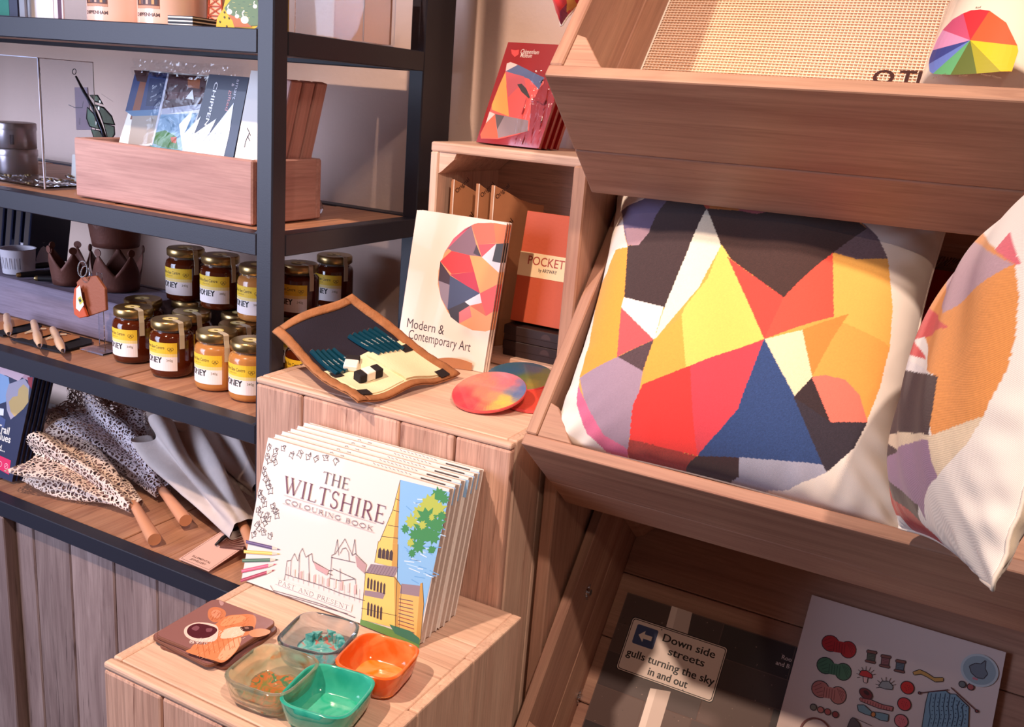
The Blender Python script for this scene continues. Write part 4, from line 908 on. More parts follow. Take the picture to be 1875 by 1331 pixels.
# ================================================================== RED PACKS ON TOP OF THE CRATE
Yr = 1.375; zr = CZT
aL = pY(872, 249, Yr); aR = pY(990, 268, Yr); aT = pY(932, 79, Yr)
Zr = Zm(860, 0, 4.4357)
Fr = frame((aL.x, Yr, zr+.003), (1, 0, 0), (0, cos(rad(78)), sin(rad(78))), (0, -sin(rad(78)), cos(rad(78))))
Lr = loc(Fr)
def RP(x, y): return Lr(*Zr(x, y))
M['redp'] = mat('glossy_red_card', (150, 26, 26), .25, coat=.5)
pwid = .16; q0, q1, q2 = RP(55, 1120), RP(305, 340), RP(560, 1190)
hh = q1[1]
for k in range(4):
    F = Fr.copy(); F.translation = Fr.translation+V((.004*k, .013*k, 0))
    t = thing('gift_pack', ('red gift pack with folded patterned cloth behind film, frontmost on the crate', 'red gift pack second in the row on the crate top', 'red gift pack third in the row on the crate top', 'red gift pack at the back of the row on the crate')[k], 'pack', F, 'red gift packs on the crate')
    sh_ = (q1[0]-q0[0])/(q1[1]-q0[1])
    outl = [(0, 0), (q2[0], 0), (q2[0]+hh*sh_*1.0, hh), (hh*sh_, hh)]
    MB().prism(outl, -.010, -.001).build('red_card', M['redp'], t)
    pr = Print(flat(), -.0006)
    if k == 0:
        rp = lambda P, c: pr.poly([RP(*p) for p in P], c)
        rp([(300, 515), (330, 503), (390, 525), (560, 610), (605, 630), (600, 680), (560, 720), (530, 790), (500, 800), (490, 960), (480, 1060), (380, 1095), (230, 1130), (90, 1125), (85, 1090), (130, 1000), (180, 850), (240, 690), (290, 580)], (226, 84, 74))
        rp([(300, 515), (330, 503), (390, 525), (290, 580)], (226, 190, 186)); rp([(390, 525), (560, 610), (605, 630), (560, 725), (480, 640), (290, 578)], (76, 88, 132))
        rp([(290, 580), (300, 720), (318, 945), (180, 890), (178, 850), (240, 690)], (240, 156, 66)); rp([(300, 580), (430, 625), (480, 640), (560, 725), (530, 790), (490, 800), (490, 960), (475, 975), (318, 945), (296, 700)], (232, 74, 68))
        rp([(290, 580), (440, 620), (470, 780), (400, 700), (310, 790)], (196, 74, 84)); rp([(205, 925), (475, 978), (470, 1065), (230, 1120), (212, 1000)], (142, 122, 128)); rp([(205, 925), (280, 940), (222, 1050)], (84, 70, 74))
        rp([(130, 1000), (205, 930), (228, 1120), (90, 1120), (85, 1090)], (236, 92, 60)); rp([(160, 905), (205, 925), (130, 1000)], (230, 190, 184)); rp([(385, 685), (420, 678), (460, 720), (490, 790), (480, 800), (420, 745)], (40, 14, 16))
        rp([(335, 400), (368, 408), (400, 402), (396, 440), (365, 462), (340, 436)], (228, 50, 46))
        a, b_ = RP(408, 432), RP(556, 440); pr.text('Chippenham', a[0], a[1], .01, (226, 200, 190), 'l', .008, b_[0]-a[0], 0, 1, .25)
        a, b_ = RP(408, 458), RP(500, 462); pr.text('Museum', a[0], a[1]-.001, .01, (226, 200, 190), 'l', .008, b_[0]-a[0], 0, 1, .25)
    pr.build('cloth_and_print', M['print'], t)
    if k == 0:
        fm = MB(); x0, x1 = 0, q2[0]; r2 = random.Random(5)
        def film(a, c):
            u = x1*(.55+.45*a)+c*hh*.8*sh_; v = .004+c*hh*.72
            return V((u, v, .0012+.004*sin(6.28*(a*1.6+c*.6))**2*(1-abs(2*c-1))+.002*sin(23*a+9*c)*(1-abs(2*a-1))))
        fm.grid(film, 30, 40); o = fm.build('film', M['film'], t, smooth=True)
        MB().box(.001, q2[0]-.001, 0, .0010, -.001, .0006).build('film_seal', M['redp'], t)
# ================================================================== BIN CONTENTS
def binloc(bin_, depth):
    Fm = FR[bin_.name]; P = Fm @ V((0, 0, -depth)); Fi = Fm.inverted()
    def f(x, y): q = Fi @ ppl(x, y, P, EN); return (q.x, q.y)
    return f
# ---- middle bin: dark red pack seen between the cushions
Fm2 = FR[bin2.name]; d2 = .150; L2 = binloc(bin2, d2)
Zd = Zm(1620, 360, 5.118)
c0, c1 = L2(1655, 480), L2(1812, 400)
x0_, x1_, y1_ = L2(1640, 600)[0]+.01, L2(1850, 520)[0]+.06, LB_-TB-.02
t = thing('gift_pack', 'dark red printed pack with barcode sticker, lying at back of middle bin between cushions', 'pack', Fm2 @ T(0, 0, -d2))
MB().box(x0_, x1_, .20, y1_, -.012, 0).build('red_card', M['redp'], t, bevel=.001)
pr = Print(flat(), .0002)
def D(x, y): return L2(*Zd(x, y))
for i in range(7):
    a, b = D(500+38*i, 610-8*i), D(640+38*i, 440-24*i)
    pr.line([a, b], .0012, (96, 30, 26)); pr.line([D(430+38*i, 690-10*i), D(520+38*i, 600-8*i)], .0012, (96, 30, 26))
pr.poly([D(540, 855), D(880, 495), (D(950, 540)[0]+.01, D(950, 540)[1]), (D(650, 930)[0]+.01, D(650, 930)[1])], (190, 120, 104))
for i in range(14):
    q = i/14; a = (545+150*q, 850-160*q); w_ = (.0012, .0007, .0016)[i % 3]; pr.line([D(*a), D(a[0]+90, a[1]+62)], w_, (60, 18, 18))
a, b = D(815, 640), D(885, 560); pr.text('£12.00', a[0], a[1], .009, (50, 16, 16), 'l', .01, None, math.degrees(math.atan2(b[1]-a[1], b[0]-a[0])))
pr.build('print_and_sticker', M['print'], t)
# ---- top bin: net bag against the back board, mug with a colour wheel
Fm1 = FR[bin1.name]; d1 = .172; L1 = binloc(bin1, d1)
na = L1(1140, 118)[0]; nx1 = WB-TB-.05
t = thing('net_bag', 'large cream net bag with dark lettering lying in the topmost bin', 'bag', Fm1 @ T(0, 0, -d1))
M['netp'] = mat('cream_canvas', (214, 164, 128), .85, bump=.3, bscale=300); M['thread'] = mat('natural_thread', (242, 218, 196), .8)
MB().box(na+.022, nx1, TB+.012, LB_-TB-.008, -.009, -.004).build('canvas_back', M['netp'], t, bevel=.001)
nb = MB(); y0n, y1n = TB+.006, LB_-TB-.004
x = na
while x < nx1: nb.box(x, x+.0013, y0n, y1n, .0000, .0010); x += .0045
y = y0n
while y < y1n: nb.box(na, nx1, y, y+.0013, .0010, .0020); y += .0045
o = nb.build('net', M['thread'], t); o['kind'] = 'stuff'
MB().box(na+.012, na+.030, y0n, y1n, .0018, .0026).build('woven_tape', M['whitep'], t)
pr = Print(flat(), .0022); zq = Zm(1560, 0, 5.952)
a = L1(*zq(232, 850)); b = L1(*zq(372, 850))
pr.text('O', a[0], L1(*zq(232, 775))[1]-.0225, .030, (60, 24, 22), 'l', .02); a = L1(*zq(512, 850)); pr.text('TH', a[0], L1(*zq(512, 785))[1]-.0225, .030, (60, 24, 22), 'l', .02); pr.build('lettering', M['print'], t)
# mug leaning back on the net
mr = .0590; mp_ = pY(1792, 150, 1.005); 
ax = V((0, sin(rad(36)), cos(rad(36)))); 
tm = math.radians(18); AX = V((0.06, cos(rad(54)), sin(rad(54)))).normalized()
cB_ = pY(1802, 165, 1.060); xa = V((1, 0, 0)); xa = (xa-AX*xa.dot(AX)).normalized(); ya = AX.cross(xa)
Fq = frame(cB_-AX*.012, xa, ya, AX)
t = thing('mug', 'white mug printed with a colour wheel, leaning back in the topmost bin', 'mug', Fq)
M['china'] = mat('glazed_china', (248, 234, 214), .15, coat=.6)
smooth_auto(MB().lathe([(.0001, 0), (mr-.004, 0), (mr-.001, .002), (mr, .006), (mr, .0945), (mr-.0015, .0965), (mr-.003, .095), (mr-.0035, .010), (.0001, .006)], 64).build('cup', M['china'], t), 50)
hd = [V((mr-.003, .004, .078)), V((mr+.018, .006, .080)), V((mr+.030, .008, .062)), V((mr+.030, .008, .040)), V((mr+.018, .006, .022)), V((mr-.003, .004, .020))]
MB().tube(hd, .0055, 10).build('handle', M['china'], t, smooth=True)
WHEEL = [(255, 44, 54), (255, 92, 48), (255, 80, 46), (255, 196, 36), (250, 178, 30), (164, 158, 40), (92, 106, 44), (94, 166, 110), (100, 122, 196), (56, 66, 138), (214, 146, 186), (196, 80, 116)]
pr = Print(cyl(mr, -90), .0004, 1e-5); Fqi = Fq.inverted()
def MG(x, y):                                # a photographed point of the print -> arc and height on the mug
    d = ray(*zq(x, y)); o_ = Fqi @ EYE; q = (Fqi.to_3x3() @ d); A_ = q.x**2+q.y**2; B_ = o_.x*q.x+o_.y*q.y; C_ = o_.x**2+o_.y**2-mr**2
    s = (-B_-math.sqrt(max(B_*B_-A_*C_, 0)))/A_; p = o_+q*s; a = math.atan2(p.y, p.x)+pi/2
    return ((a if a < pi else a-2*pi)*mr, p.z)
rimw = [(1215, 148), (1340, 108), (1500, 120), (1680, 250), (1800, 470), (1800, 620), (1720, 760), (1620, 782), (1360, 805), (1075, 818), (885, 806), (840, 700), (880, 560), (930, 440), (992, 330), (1100, 215)]
wc = (1290, 442)
def arcpts(i, j): return [rimw[k % 16] for k in range(i, j+1)]
for col, P in ((WHEEL[0], [(1215, 148), (1300, 115), (1400, 106), (1500, 120)]), (WHEEL[1], [(1500, 120), (1680, 250), (1800, 500)]), (WHEEL[3], [(1800, 500), (1810, 560), (1740, 780), (1620, 782)]), 
               (WHEEL[5], [(1620, 782), (1490, 795), (1360, 805)]), (WHEEL[6], [(1360, 805), (1200, 815), (1075, 818)]), (WHEEL[7], [(1075, 818), (980, 815), (885, 806)]), (WHEEL[8], [(885, 806), (850, 780), (842, 700)]),
               (WHEEL[9], [(842, 700), (850, 640), (885, 550)]), (WHEEL[10], [(885, 550), (930, 440), (992, 330)]), (WHEEL[11], [(992, 330), (1100, 215), (1215, 148)])):
    pts = [wc]+P; out = []
    for i in range(len(pts)):
        a, b = pts[i], pts[(i+1) % len(pts)]; out += [(a[0]+(b[0]-a[0])*k/6, a[1]+(b[1]-a[1])*k/6) for k in range(6)]
    # fan strips towards the hub keep the print on the curved wall
    for i in range(len(P)-1):
        for m_ in range(8):
            a, b = P[i], P[i+1]; f0, f1 = m_/8, (m_+1)/8
            mix = lambda p, f: (wc[0]+(p[0]-wc[0])*f, wc[1]+(p[1]-wc[1])*f)
            for h_ in range(8):
                pa = (a[0]+(b[0]-a[0])*h_/8, a[1]+(b[1]-a[1])*h_/8); pb = (a[0]+(b[0]-a[0])*(h_+1)/8, a[1]+(b[1]-a[1])*(h_+1)/8)
                q = [mix(pa, f1), mix(pb, f1), mix(pb, f0), mix(pa, f0)] if f0 > 0 else [mix(pa, f1), mix(pb, f1), wc]
                pr.poly([MG(*z) for z in q], col, False)
    pr.h += pr.dh
for s_, x, y in (('Red', 1375, 92), ('Green', 1210, 838), ('Yellow Green', 1510, 838), ('Blue Green', 950, 838)):
    a = MG(x, y); pr.text(s_, a[0], a[1], .0032, (120, 90, 70), 'c')
pr.build('colour_wheel', M['print'], t)
# ---- lowest bin: road sign print and needlework poster
d3 = DB-.014; L3 = binloc(bin3, d3); Fm3 = FR[bin3.name]
Z5 = Zm(940, 800, 2.0053)
def S(x, y): return L3(*Z5(x, y))
tl_ = S(420, 570); px0, py1 = tl_[0], tl_[1]
t = thing('sign_print', 'dark mounted print of a road sign on a pole, lying in lowest bin', 'print', Fm3 @ T(0, 0, -d3))
MB().box(px0, px0+.42, py1-.30, py1, -.0018, 0).build('mount_board', mat('grey_brown_print_board', (104, 82, 76), .7), t)
pr = Print(flat(), .0002, 6e-6); r = random.Random(12)
bw_ = [(px0+.001, px0+.42)]; yy = py1-.001; row = 0
while yy > py1-.298:
    hh_ = r.uniform(.040, .062); xx = px0+.001-(.03 if row % 2 else 0)
    while xx < px0+.419:
        ww = r.uniform(.06, .11); c = r.choice([(72, 56, 54), (60, 46, 45), (82, 62, 57), (54, 43, 44), (90, 68, 62)])
        a, b_ = max(xx, px0+.001), min(xx+ww, px0+.419)
        if b_ > a+.002: pr.rect(a+.0006, max(yy-hh_, py1-.299)+.0006, b_-.0006, yy-.0006, c); pr.h -= pr.dh
        xx += ww
    yy -= hh_; row += 1
pr.h += pr.dh
for k in range(260):
    u, v = px0+r.uniform(.004, .41), py1-r.uniform(.004, .295); pr.disc(u, v, r.uniform(.0004, .0012), r.choice([(130, 104, 96), (56, 42, 40), (146, 118, 108)]), n=5); pr.h -= pr.dh
pr.h += pr.dh
spoly = lambda P, c: pr.poly([S(*p) for p in P], c)
spoly([(582, 620), (657, 645), (640, 724), (560, 700)], (206, 186, 176)); spoly([(582, 620), (604, 628), (584, 706), (560, 700)], (232, 214, 204))
spoly([(503, 922), (578, 935), (532, 1090), (452, 1090)], (206, 186, 176)); spoly([(503, 922), (526, 927), (478, 1090), (452, 1090)], (232, 214, 204))
def local_rr(a, b, r_, ins=0): return rrect(min(a[0], b[0])+ins, min(a[1], b[1])+ins, max(a[0], b[0])-ins, max(a[1], b[1])-ins, max(r_-ins, .0008))
s0, s1 = S(378, 856), S(780, 776)
sx0, sx1 = s0[0]-.0005, s1[0]; sy0, sy1 = S(735, 978)[1], S(438, 660)[1]
sx0 = (S(438, 660)[0]+S(378, 858)[0])/2; sx1 = (S(780, 775)[0]+S(735, 978)[0])/2
pr.poly(rrect(sx0-.0015, sy0-.0015, sx1+.0015, sy1+.0015, .006), (36, 28, 30)); pr.poly(rrect(sx0, sy0, sx1, sy1, .005), (232, 214, 204))
pr.poly(rrect(sx0+.0012, sy0+.0012, sx1-.0012, sy1-.0012, .0045), (24, 20, 22)); pr.poly(rrect(sx0+.0024, sy0+.0024, sx1-.0024, sy1-.0024, .004), (232, 214, 204))
a, b = S(455, 685), S(515, 783); pr.poly(rrect(S(446, 720)[0], b[1], S(522, 750)[0], a[1], .003), (58, 74, 120))
ac = S(484, 734); aw = .011
pr.poly([(ac[0]-aw, ac[1]), (ac[0]-.002, ac[1]+.009), (ac[0]-.002, ac[1]+.0035), (ac[0]+aw, ac[1]+.0035), (ac[0]+aw, ac[1]-.0035), (ac[0]-.002, ac[1]-.0035), (ac[0]-.002, ac[1]-.009)], (238, 224, 214))
BK = (34, 26, 28)
for s_, l_, r__ in (('Down side', (546, 752), (738, 810)), ('streets', (566, 800), (698, 844)), ('gulls turning the sky', (412, 803), (735, 910)), ('in and out', (492, 873), (635, 923))):
    a, b = S(*l_), S(*r__); pr.heavy(s_, a[0], (a[1]+b[1])/2, .017, BK, 'l', .0, b[0]-a[0], .00035)
for x, y in ((545, 708), (478, 888), (622, 930)): a = S(x, y); pr.disc(a[0], a[1], .0012, (90, 80, 78), n=8)
a = S(985, 812); pr.text('Roo', a[0], a[1]-.001, .009, (214, 196, 190), 'l', .015); a = S(963, 832); pr.text('and B', a[0], a[1]-.001, .009, (214, 196, 190), 'l', .015)
pr.build('photo_print', M['print'], t)
# poster
dp = DB-.022; Lp_ = binloc(bin3, dp); Z6 = Zm(1430, 1080, 4.2135)
def Q(x, y): return Lp_(*Z6(x, y))
a, b = Q(235, 52), Q(1740, 466)
qx0, qx1, qy1 = a[0], b[0], (a[1]+b[1])/2; qy0 = qy1-.372
t = thing('needlework_poster', 'white poster of drawn yarn, spools and knitting, lying in lowest bin', 'poster', Fm3 @ T(0, 0, -dp))
MB().box(qx0, qx1, max(qy0, TB+.002), qy1, -.0016, 0).build('poster_sheet', mat('poster_paper', (216, 196, 190), .7), t)
MB().box(qx0-.006, qx1+.009, max(qy0, TB+.001), qy1+.004, -.0024, -.0019).build('film_sleeve', M['sleeve'], t)
pr = Print(flat(), .0002, 8e-6)
K_ = (qx1-qx0)/1561.
def blob(x, y, rx, ry, rot, col, n=18, wob=0, ink=True):
    c = Q(x, y); P = circ(c[0], c[1], rx*K_, n, ry*K_, rot)
    if ink: pr.poly(circ(c[0], c[1], (rx+7)*K_, n, (ry+7)*K_, rot), INK)
    pr.poly(P, col)
def ql(P, w, col): pr.line([Q(*p) for p in P], w*K_, col)
def qp(P, col, ink=True):
    pts = [Q(*p) for p in P]
    if ink: pr.line(pts, 12*K_, INK, True)
    pr.poly(pts, col)
for (x, y, col, dk) in ((450, 437, (176, 30, 34), (120, 16, 22)), (412, 608, (72, 112, 84), (44, 76, 58)), (372, 790, (184, 112, 104), (120, 62, 62))):
    blob(x-68, y-24, 68, 66, 0, col); blob(x+68, y+24, 62, 68, 0, col)
    qp([(x-40, y-50), (x+50, y-30), (x+42, y+55), (x-48, y+40)], col, False)
    c = Q(x, y)
    for k in range(5): ql([(x-36+20*k, y-38+5*k), (x-44+20*k, y+38+5*k)], 5, dk)
    for k in range(4): ql([(x-125+14*k, y-40+22*k), (x-60+6*k, y-70+30*k)], 4, dk); ql([(x+62+12*k, y-30+6*k), (x+100+6*k, y+70-20*k)], 4, dk)
for (x, y, col) in ((697, 515, (90, 96, 84)), (806, 550, (150, 92, 96)), (920, 588, (96, 112, 124))):
    qp([(x-26, y-30), (x+30, y-22), (x+22, y+36), (x-32, y+28)], col); qp([(x-30, y-50), (x+42, y-36), (x+38, y-20), (x-34, y-32)], (128, 78, 70)); qp([(x-44, y+26), (x+32, y+40), (x+28, y+54), (x-46, y+38)], (128, 78, 70))
    for k in range(4): ql([(x-24, y-16+12*k), (x+24, y-8+12*k)], 3, INK)
qp([(1020, 635), (1070, 618), (1120, 640), (1180, 680), (1250, 680), (1250, 705), (1190, 708), (1130, 672), (1080, 648), (1028, 655)], (196, 150, 84))
qp([(604, 655), (620, 625), (660, 625), (700, 655), (702, 680), (650, 672)], (196, 52, 52)); qp([(636, 672), (668, 678), (662, 718), (640, 714)], (226, 186, 178))
qp([(756, 745), (780, 708), (830, 708), (862, 745), (858, 768), (800, 762)], (150, 152, 152))
for k in range(8):
    an = rad(200-k*28); ql([(655+46*cos(an), 660-40*sin(an)), (655+74*cos(an), 655-66*sin(an))], 4, INK); ql([(808+50*cos(an), 740-36*sin(an)), (808+80*cos(an), 735-62*sin(an))], 4, INK)
for (x, y, col) in ((975, 755, (206, 44, 40)), (951, 882, (204, 56, 60)), (927, 1012, (210, 112, 116))):
    blob(x, y, 48, 48, 0, col)
    for k in range(9): c = Q(x+28*cos(k*2.4)*(.4+k/14), y+28*sin(k*2.4)*(.4+k/14)); pr.disc(c[0], c[1], 3*K_, (100, 24, 30), n=6)
blob(655, 802, 52, 36, -20, (120, 44, 46)); blob(660, 795, 26, 16, -20, (66, 26, 30), ink=False)
qp([(610, 835), (690, 850), (780, 888), (862, 905), (856, 934), (760, 915), (670, 880), (612, 855)], (190, 110, 106))
for k in range(11): ql([(628+21*k, 842+7*k), (624+21*k, 866+7*k)], 4, (96, 40, 44))
qp([(590, 890), (640, 890), (700, 945), (760, 950), (828, 965), (822, 1012), (770, 1005), (712, 975), (650, 958), (600, 935)], (120, 150, 160)); blob(712, 962, 14, 18, 0, (206, 130, 70))
for (x, y, col) in ((250, 906, (124, 120, 108)), (306, 926, (190, 110, 100)), (360, 942, (176, 84, 80)), (420, 963, (150, 60, 58)), (1398, 730, (106, 112, 112)), (1462, 750, (170, 84, 84))): blob(x, y, 22, 22, 0, col, 12)
blob(1530, 622, 140, 132, 20, (186, 196, 200), 28, ink=False); blob(1530, 622, 122, 115, 20, (150, 166, 174), 28, ink=False)
qp([(1455, 590), (1500, 570), (1545, 575), (1578, 548), (1572, 610), (1592, 650), (1560, 686), (1510, 676), (1470, 640)], (112, 120, 130)); qp([(1480, 672), (1520, 688), (1515, 700), (1475, 690)], (196, 120, 130), False)
cK = (124, 156, 176)
qp([(1140, 790), (1270, 782), (1300, 806), (1345, 808), (1446, 905), (1440, 1060), (1090, 1060), (1118, 880)], cK)
for k in range(8):
    x = 1160+36*k; ql([(x, 800+(k > 4)*(k-4)*28), (x-16, 900), (x-8, 980), (x-26, 1056)], 6, (40, 60, 84))
    for m_ in range(7): c = Q(x+17-4*m_*.8, 836+(k > 4)*(k-4)*22+32*m_); pr.disc(c[0], c[1], 4.5*K_, (36, 52, 74), n=6)
ql([(1068, 797), (1290, 772)], 8, (90, 40, 44)); ql([(1310, 755), (1510, 938)], 8, (90, 40, 44)); blob(1068, 797, 7, 7, 0, (150, 70, 66), 8); blob(1508, 937, 8, 8, 0, (150, 70, 66), 8)
c = Q(265, 1110); pr.ring(c[0], c[1], 122*K_, 14*K_, (120, 62, 60), 30); qp([(515, 1060), (540, 1000), (558, 988), (600, 1030), (612, 1060)], (96, 84, 88)); ql([(560, 988), (700, 1050)], 4, INK)
for k in range(7): qp([(180+210*k, 1130+30*(k % 3)), (290+210*k, 1140), (300+210*k, 1230), (190+210*k, 1220)], [(176, 90, 86), (110, 140, 150), (196, 150, 84)][k % 3])
pr.build('drawings', M['print'], t)
# ---- cushion corner poking out on the wall side, resting on the gift packs' row
# ================================================================== SHELF 3: HONEY
M['honey1'] = glassm('dark_honey', (92, 34, 12), None, None, .25, .08); M['honey2'] = glassm('set_honey', (196, 128, 66), None, None, .1, .25)
M['neck'] = mat('jar_glass', (200, 196, 188), .04, trans=.85, ior=1.35); M['label'] = M['print']
JR, JH = .0365, .098
def make_jar(hm):
    t = thing('honey_jar', 'x', 'jar', T(0, 0, 0), 'honey jars on the third shelf')
    smooth_auto(MB().lathe([(.0001, 0), (JR-.005, 0), (JR-.001, .003), (JR, .008), (JR, .068), (JR-.002, .074), (JR-.008, .079)], 40).build('honey', M[hm], t), 50)
    smooth_auto(MB().lathe([(JR-.0075, .0785), (JR-.0065, .0795), (JR-.0068, .086), (.0001, .086)][::-1], 40).build('neck', M['neck'], t), 50)
    smooth_auto(MB().lathe([(.0001, .083), (JR-.0035, .083), (JR-.0025, .0845), (JR-.0025, .0950), (JR-.0045, .0975), (.0001, .0975)], 40).build('lid', M['gold'], t), 40)
    pr = Print(cyl(JR, -92), .0003, 6e-6); hw = .040
    pr.rect(-hw, .013, hw, .063, (250, 236, 232), 20); pr.rect(-hw, .0435, hw, .063, (240, 196, 48), 20); pr.rect(-hw, .038, hw, .0435, (246, 216, 140), 20)
    pr.text('Wiltshire Bee Centre', -.031, .0520, .0078, (70, 50, 20), 'l', .012, .050); pr.text('product of the UK', -.012, .0475, .003, (120, 90, 40), 'l', 0, .016)
    pr.heavy('HONEY', -.028, .0265, .0150, (26, 20, 20), 'l', .0, .042, .00055); pr.text('340g', .022, .0300, .0058, (110, 96, 60), 'l', 0)
    pr.line([(-.030, .0165), (.032, .0165)], .0006, (190, 170, 166))
    for dx, dy in ((0, 0), (.0025, .0022), (-.0025, .0022)): pr.ring(.029+dx, .050+dy, .0026, .0006, (120, 90, 40), 6)
    pr.build('label', M['print'], t)
    s = MB(); az = rad(-16); sw = .0045
    def sp(w_, q):
        if q < .4: r_, z = .012+(JR-.0035-.012)*q/.4, .0979
        elif q < .5: r_, z = JR-.0018, .0979-(q-.4)*.10
        else: r_, z = JR-.0016+min(1, (q-.5)*6)*.0026, .088-(q-.5)*.072
        return V((r_*cos(az)-w_*sin(az), r_*sin(az)+w_*cos(az), z))
    s.grid(lambda a, c: sp((a-.5)*2*sw, c), 1, 24, col=(206, 190, 166)); o = s.build('paper_seal', M['print'], t); m_ = o.modifiers.new('s', 'SOLIDIFY'); m_.thickness = .0004
    pr = Print(flat(), .0981, 1e-5); pr.disc(.0, -.002, .013, (226, 206, 120), n=20); pr.disc(.0, -.002, .010, (240, 226, 170), n=20); pr.disc(0, -.002, .0045, (120, 92, 40), .003, n=12); pr.build('lid_sticker', M['print'], t)
    return t
jd, js = make_jar('honey1'), make_jar('honey2')
z3 = SZ[2]; TOP = JH+.0006
def jp(x, y, z, back=.0365): p = pz(x, y, z); return V((p.x-.004, p.y+back*.92, z))
base = [('d', (222, 664), 'clear honey jar at the left end of the front row, beside grey washed crate'), ('d', (291, 690), 'clear amber honey jar second in the front row, in front of a jar pile'), ('s', (374, 715), 'set creamy honey jar third in the front row'), ('s', (437, 735), 'set creamy honey jar in front row, against the steel post')]
fr = [jp(*b[1], z3) for b in base]
upx = [(340, 453), (404, 466), (474, 484), (548, 481), (613, 466)]
up = []
for (x, y) in upx: p = pz(x, y, z3+TOP+.0975); up.append(V((p.x, p.y, z3+TOP)))
sec = []
for (x, y) in ((262, 546), (351, 569), (437, 591)): p = pz(x, y, z3+.0975); sec.append(V((p.x, p.y, z3)))
cand = [V((u_.x+.006, u_.y+.004, z3)) for u_ in up]+[V((-1.30, 1.26, z3)), V((-1.02, 1.225, z3)), V((-1.215, 1.27, z3)), V((-1.10, 1.32, z3)), V((-1.01, 1.32, z3)), V((-1.19, 1.36, z3))]
placed = list(fr)+sec; third = []
for c_ in cand:
    if c_.x > -1.004: c_.x = -1.004
    if all(math.hypot(c_.x-q.x, c_.y-q.y) > .0742 for q in placed) and c_.y < 1.385: third.append(c_); placed.append(c_)
labs = [b[2] for b in base]
lab2 = ['jar whose lid shows just behind the first two honey jars', 'honey jar in second row with its paper seal showing, below the raised clear jar', 'honey jar in second row beside the steel post']
lab3 = ['lower jar hidden under the raised jar %s of the honey pile' % q for q in ('at the left', 'second from left', 'at the post', 'right of the post', 'at the far right', 'farthest back', 'deepest inside', 'innermost', 'rearmost', 'last', 'end')]
labu = ['raised clear honey jar standing on the lids, left of upper tier', 'raised honey jar in shadow behind the left one of upper tier', 'raised set honey jar half cut off by the steel post', 'raised honey jar just right of the steel post', 'raised honey jar at the far right, above the pencil roll']
first = {'d': True, 's': True}
def put(kind, p, label, rz=0):
    src = jd if kind == 'd' else js; Mx = T(p.x, p.y, p.z) @ R(rz, 'Z')
    if first[kind]: first[kind] = False; src.matrix_world = Mx; src['label'] = label; FR[src.name] = Mx; return src
    return dup(src, Mx, label)
for (b, p) in zip(base, fr): put(b[0], p, b[2], rnd.uniform(-4, 4))
for p, l in zip(sec, lab2): put('d', p, l, rnd.uniform(-8, 8))
for p, l in zip(third, lab3): put('d', p, l, rnd.uniform(-8, 8))
for k, (p, l) in enumerate(zip(up, labu)): put('s' if k == 2 else 'd', p, l, (2, 8, -4, 3, 0)[k])
# ---- grey washed crate, crowns, pens, key fobs
gz = z3+.0005; gx1 = -1.432
t = thing('washed_wooden_tray', 'grey washed shallow wooden tray left of the honey jars', 'tray', (-1.7, 1.28, z3))
zt_ = H-.431
MB().box(-2.1, gx1, 1.206, 1.218, gz, zt_).build('front_board', M['ashx'], t, True, .002)
MB().box(-2.1, gx1, 1.352, 1.364, gz, zt_).build('back_board', M['ashx'], t, True, .002)
MB().box(gx1-.012, gx1, 1.2185, 1.3515, gz, zt_).build('end_board', M['ashy'], t, True, .002)
MB().box(-2.1, gx1-.0125, 1.2185, 1.3515, zt_-.014, zt_-.002).build('inner_board', M['ashx'], t, True, .001)
def crown(label, x, y, z, r0_, r1_, hb, hp, n=5, rot=0):
    t = thing('candle_holder', label, 'crown', T(x, y, z) @ R(rot, 'Z'), 'metal crowns on the third shelf'); b = MB(); Nn = 100
    def top(a):
        q = (a*n/(2*pi)) % 1; return hb+(hp-hb)*(1-abs(2*q-1))**1.15
    b.grid(lambda a, c: V(((r0_+(r1_-r0_)*c*top(2*pi*a)/hp)*cos(2*pi*a), (r0_+(r1_-r0_)*c*top(2*pi*a)/hp)*sin(2*pi*a), top(2*pi*a)*c)), Nn, 5, cu=True)
    o = b.build('band', M['rust'], t, smooth=True); m_ = o.modifiers.new('s', 'SOLIDIFY'); m_.thickness = .0016
    MB().lathe([(.0001, 0), (r0_-.001, 0), (r0_-.001, .002), (.0001, .002)], 30).build('base', M['rust'], t)
    for k in range(n):
        a = 2*pi*(k+.5)/n; c = V((r1_*cos(a), r1_*sin(a), hp+.003)); Mx = T(c) @ R(math.degrees(a), 'Z') @ R(90, 'Y')
        MB().lathe([(.0001, -.001), (.0075, -.001), (.0075, .001), (.0001, .001)], 16, Mx).build('finial', M['rust'], t)
    return t
crown('small brown metal crown on the grey washed tray, leftmost', -1.668, 1.262, zt_+.0005, .032, .041, .036, .070, 5, 10)
crown('larger dark metal crown behind the key fobs, another crown on its points', -1.572, 1.298, zt_+.0005, .042, .052, .034, .076, 5, 28)
crown('brown metal crown balanced on the points of the larger one', -1.572, 1.298, zt_+.0875, .044, .056, .045, .080, 5, 60)
t_ = crown('dark metal crown standing right behind the honey jars', -1.462, 1.398, z3+.0005+.06, .038, .046, .042, .084, 5, 5)
MB().box(-1.515, -1.405, 1.366, 1.4285, 0, .058).build('x', M['dark'], None, loc=T(0, 0, z3+.0005)).name = 'dark_card_box'
tag(bpy.data.objects['dark_card_box'] if 'label' not in bpy.data.objects['dark_card_box'] else [o for o in bpy.data.objects if o.name.startswith('dark_card_box') and 'label' not in o][0], 'dark flat box under the crown behind the honey jars', 'box')
M['penwood'] = mat('pale_turned_wood', (226, 186, 152), .4, coat=.2, var=.1, vscale=60); M['blk'] = mat('black_suede', (26, 24, 34), .9)
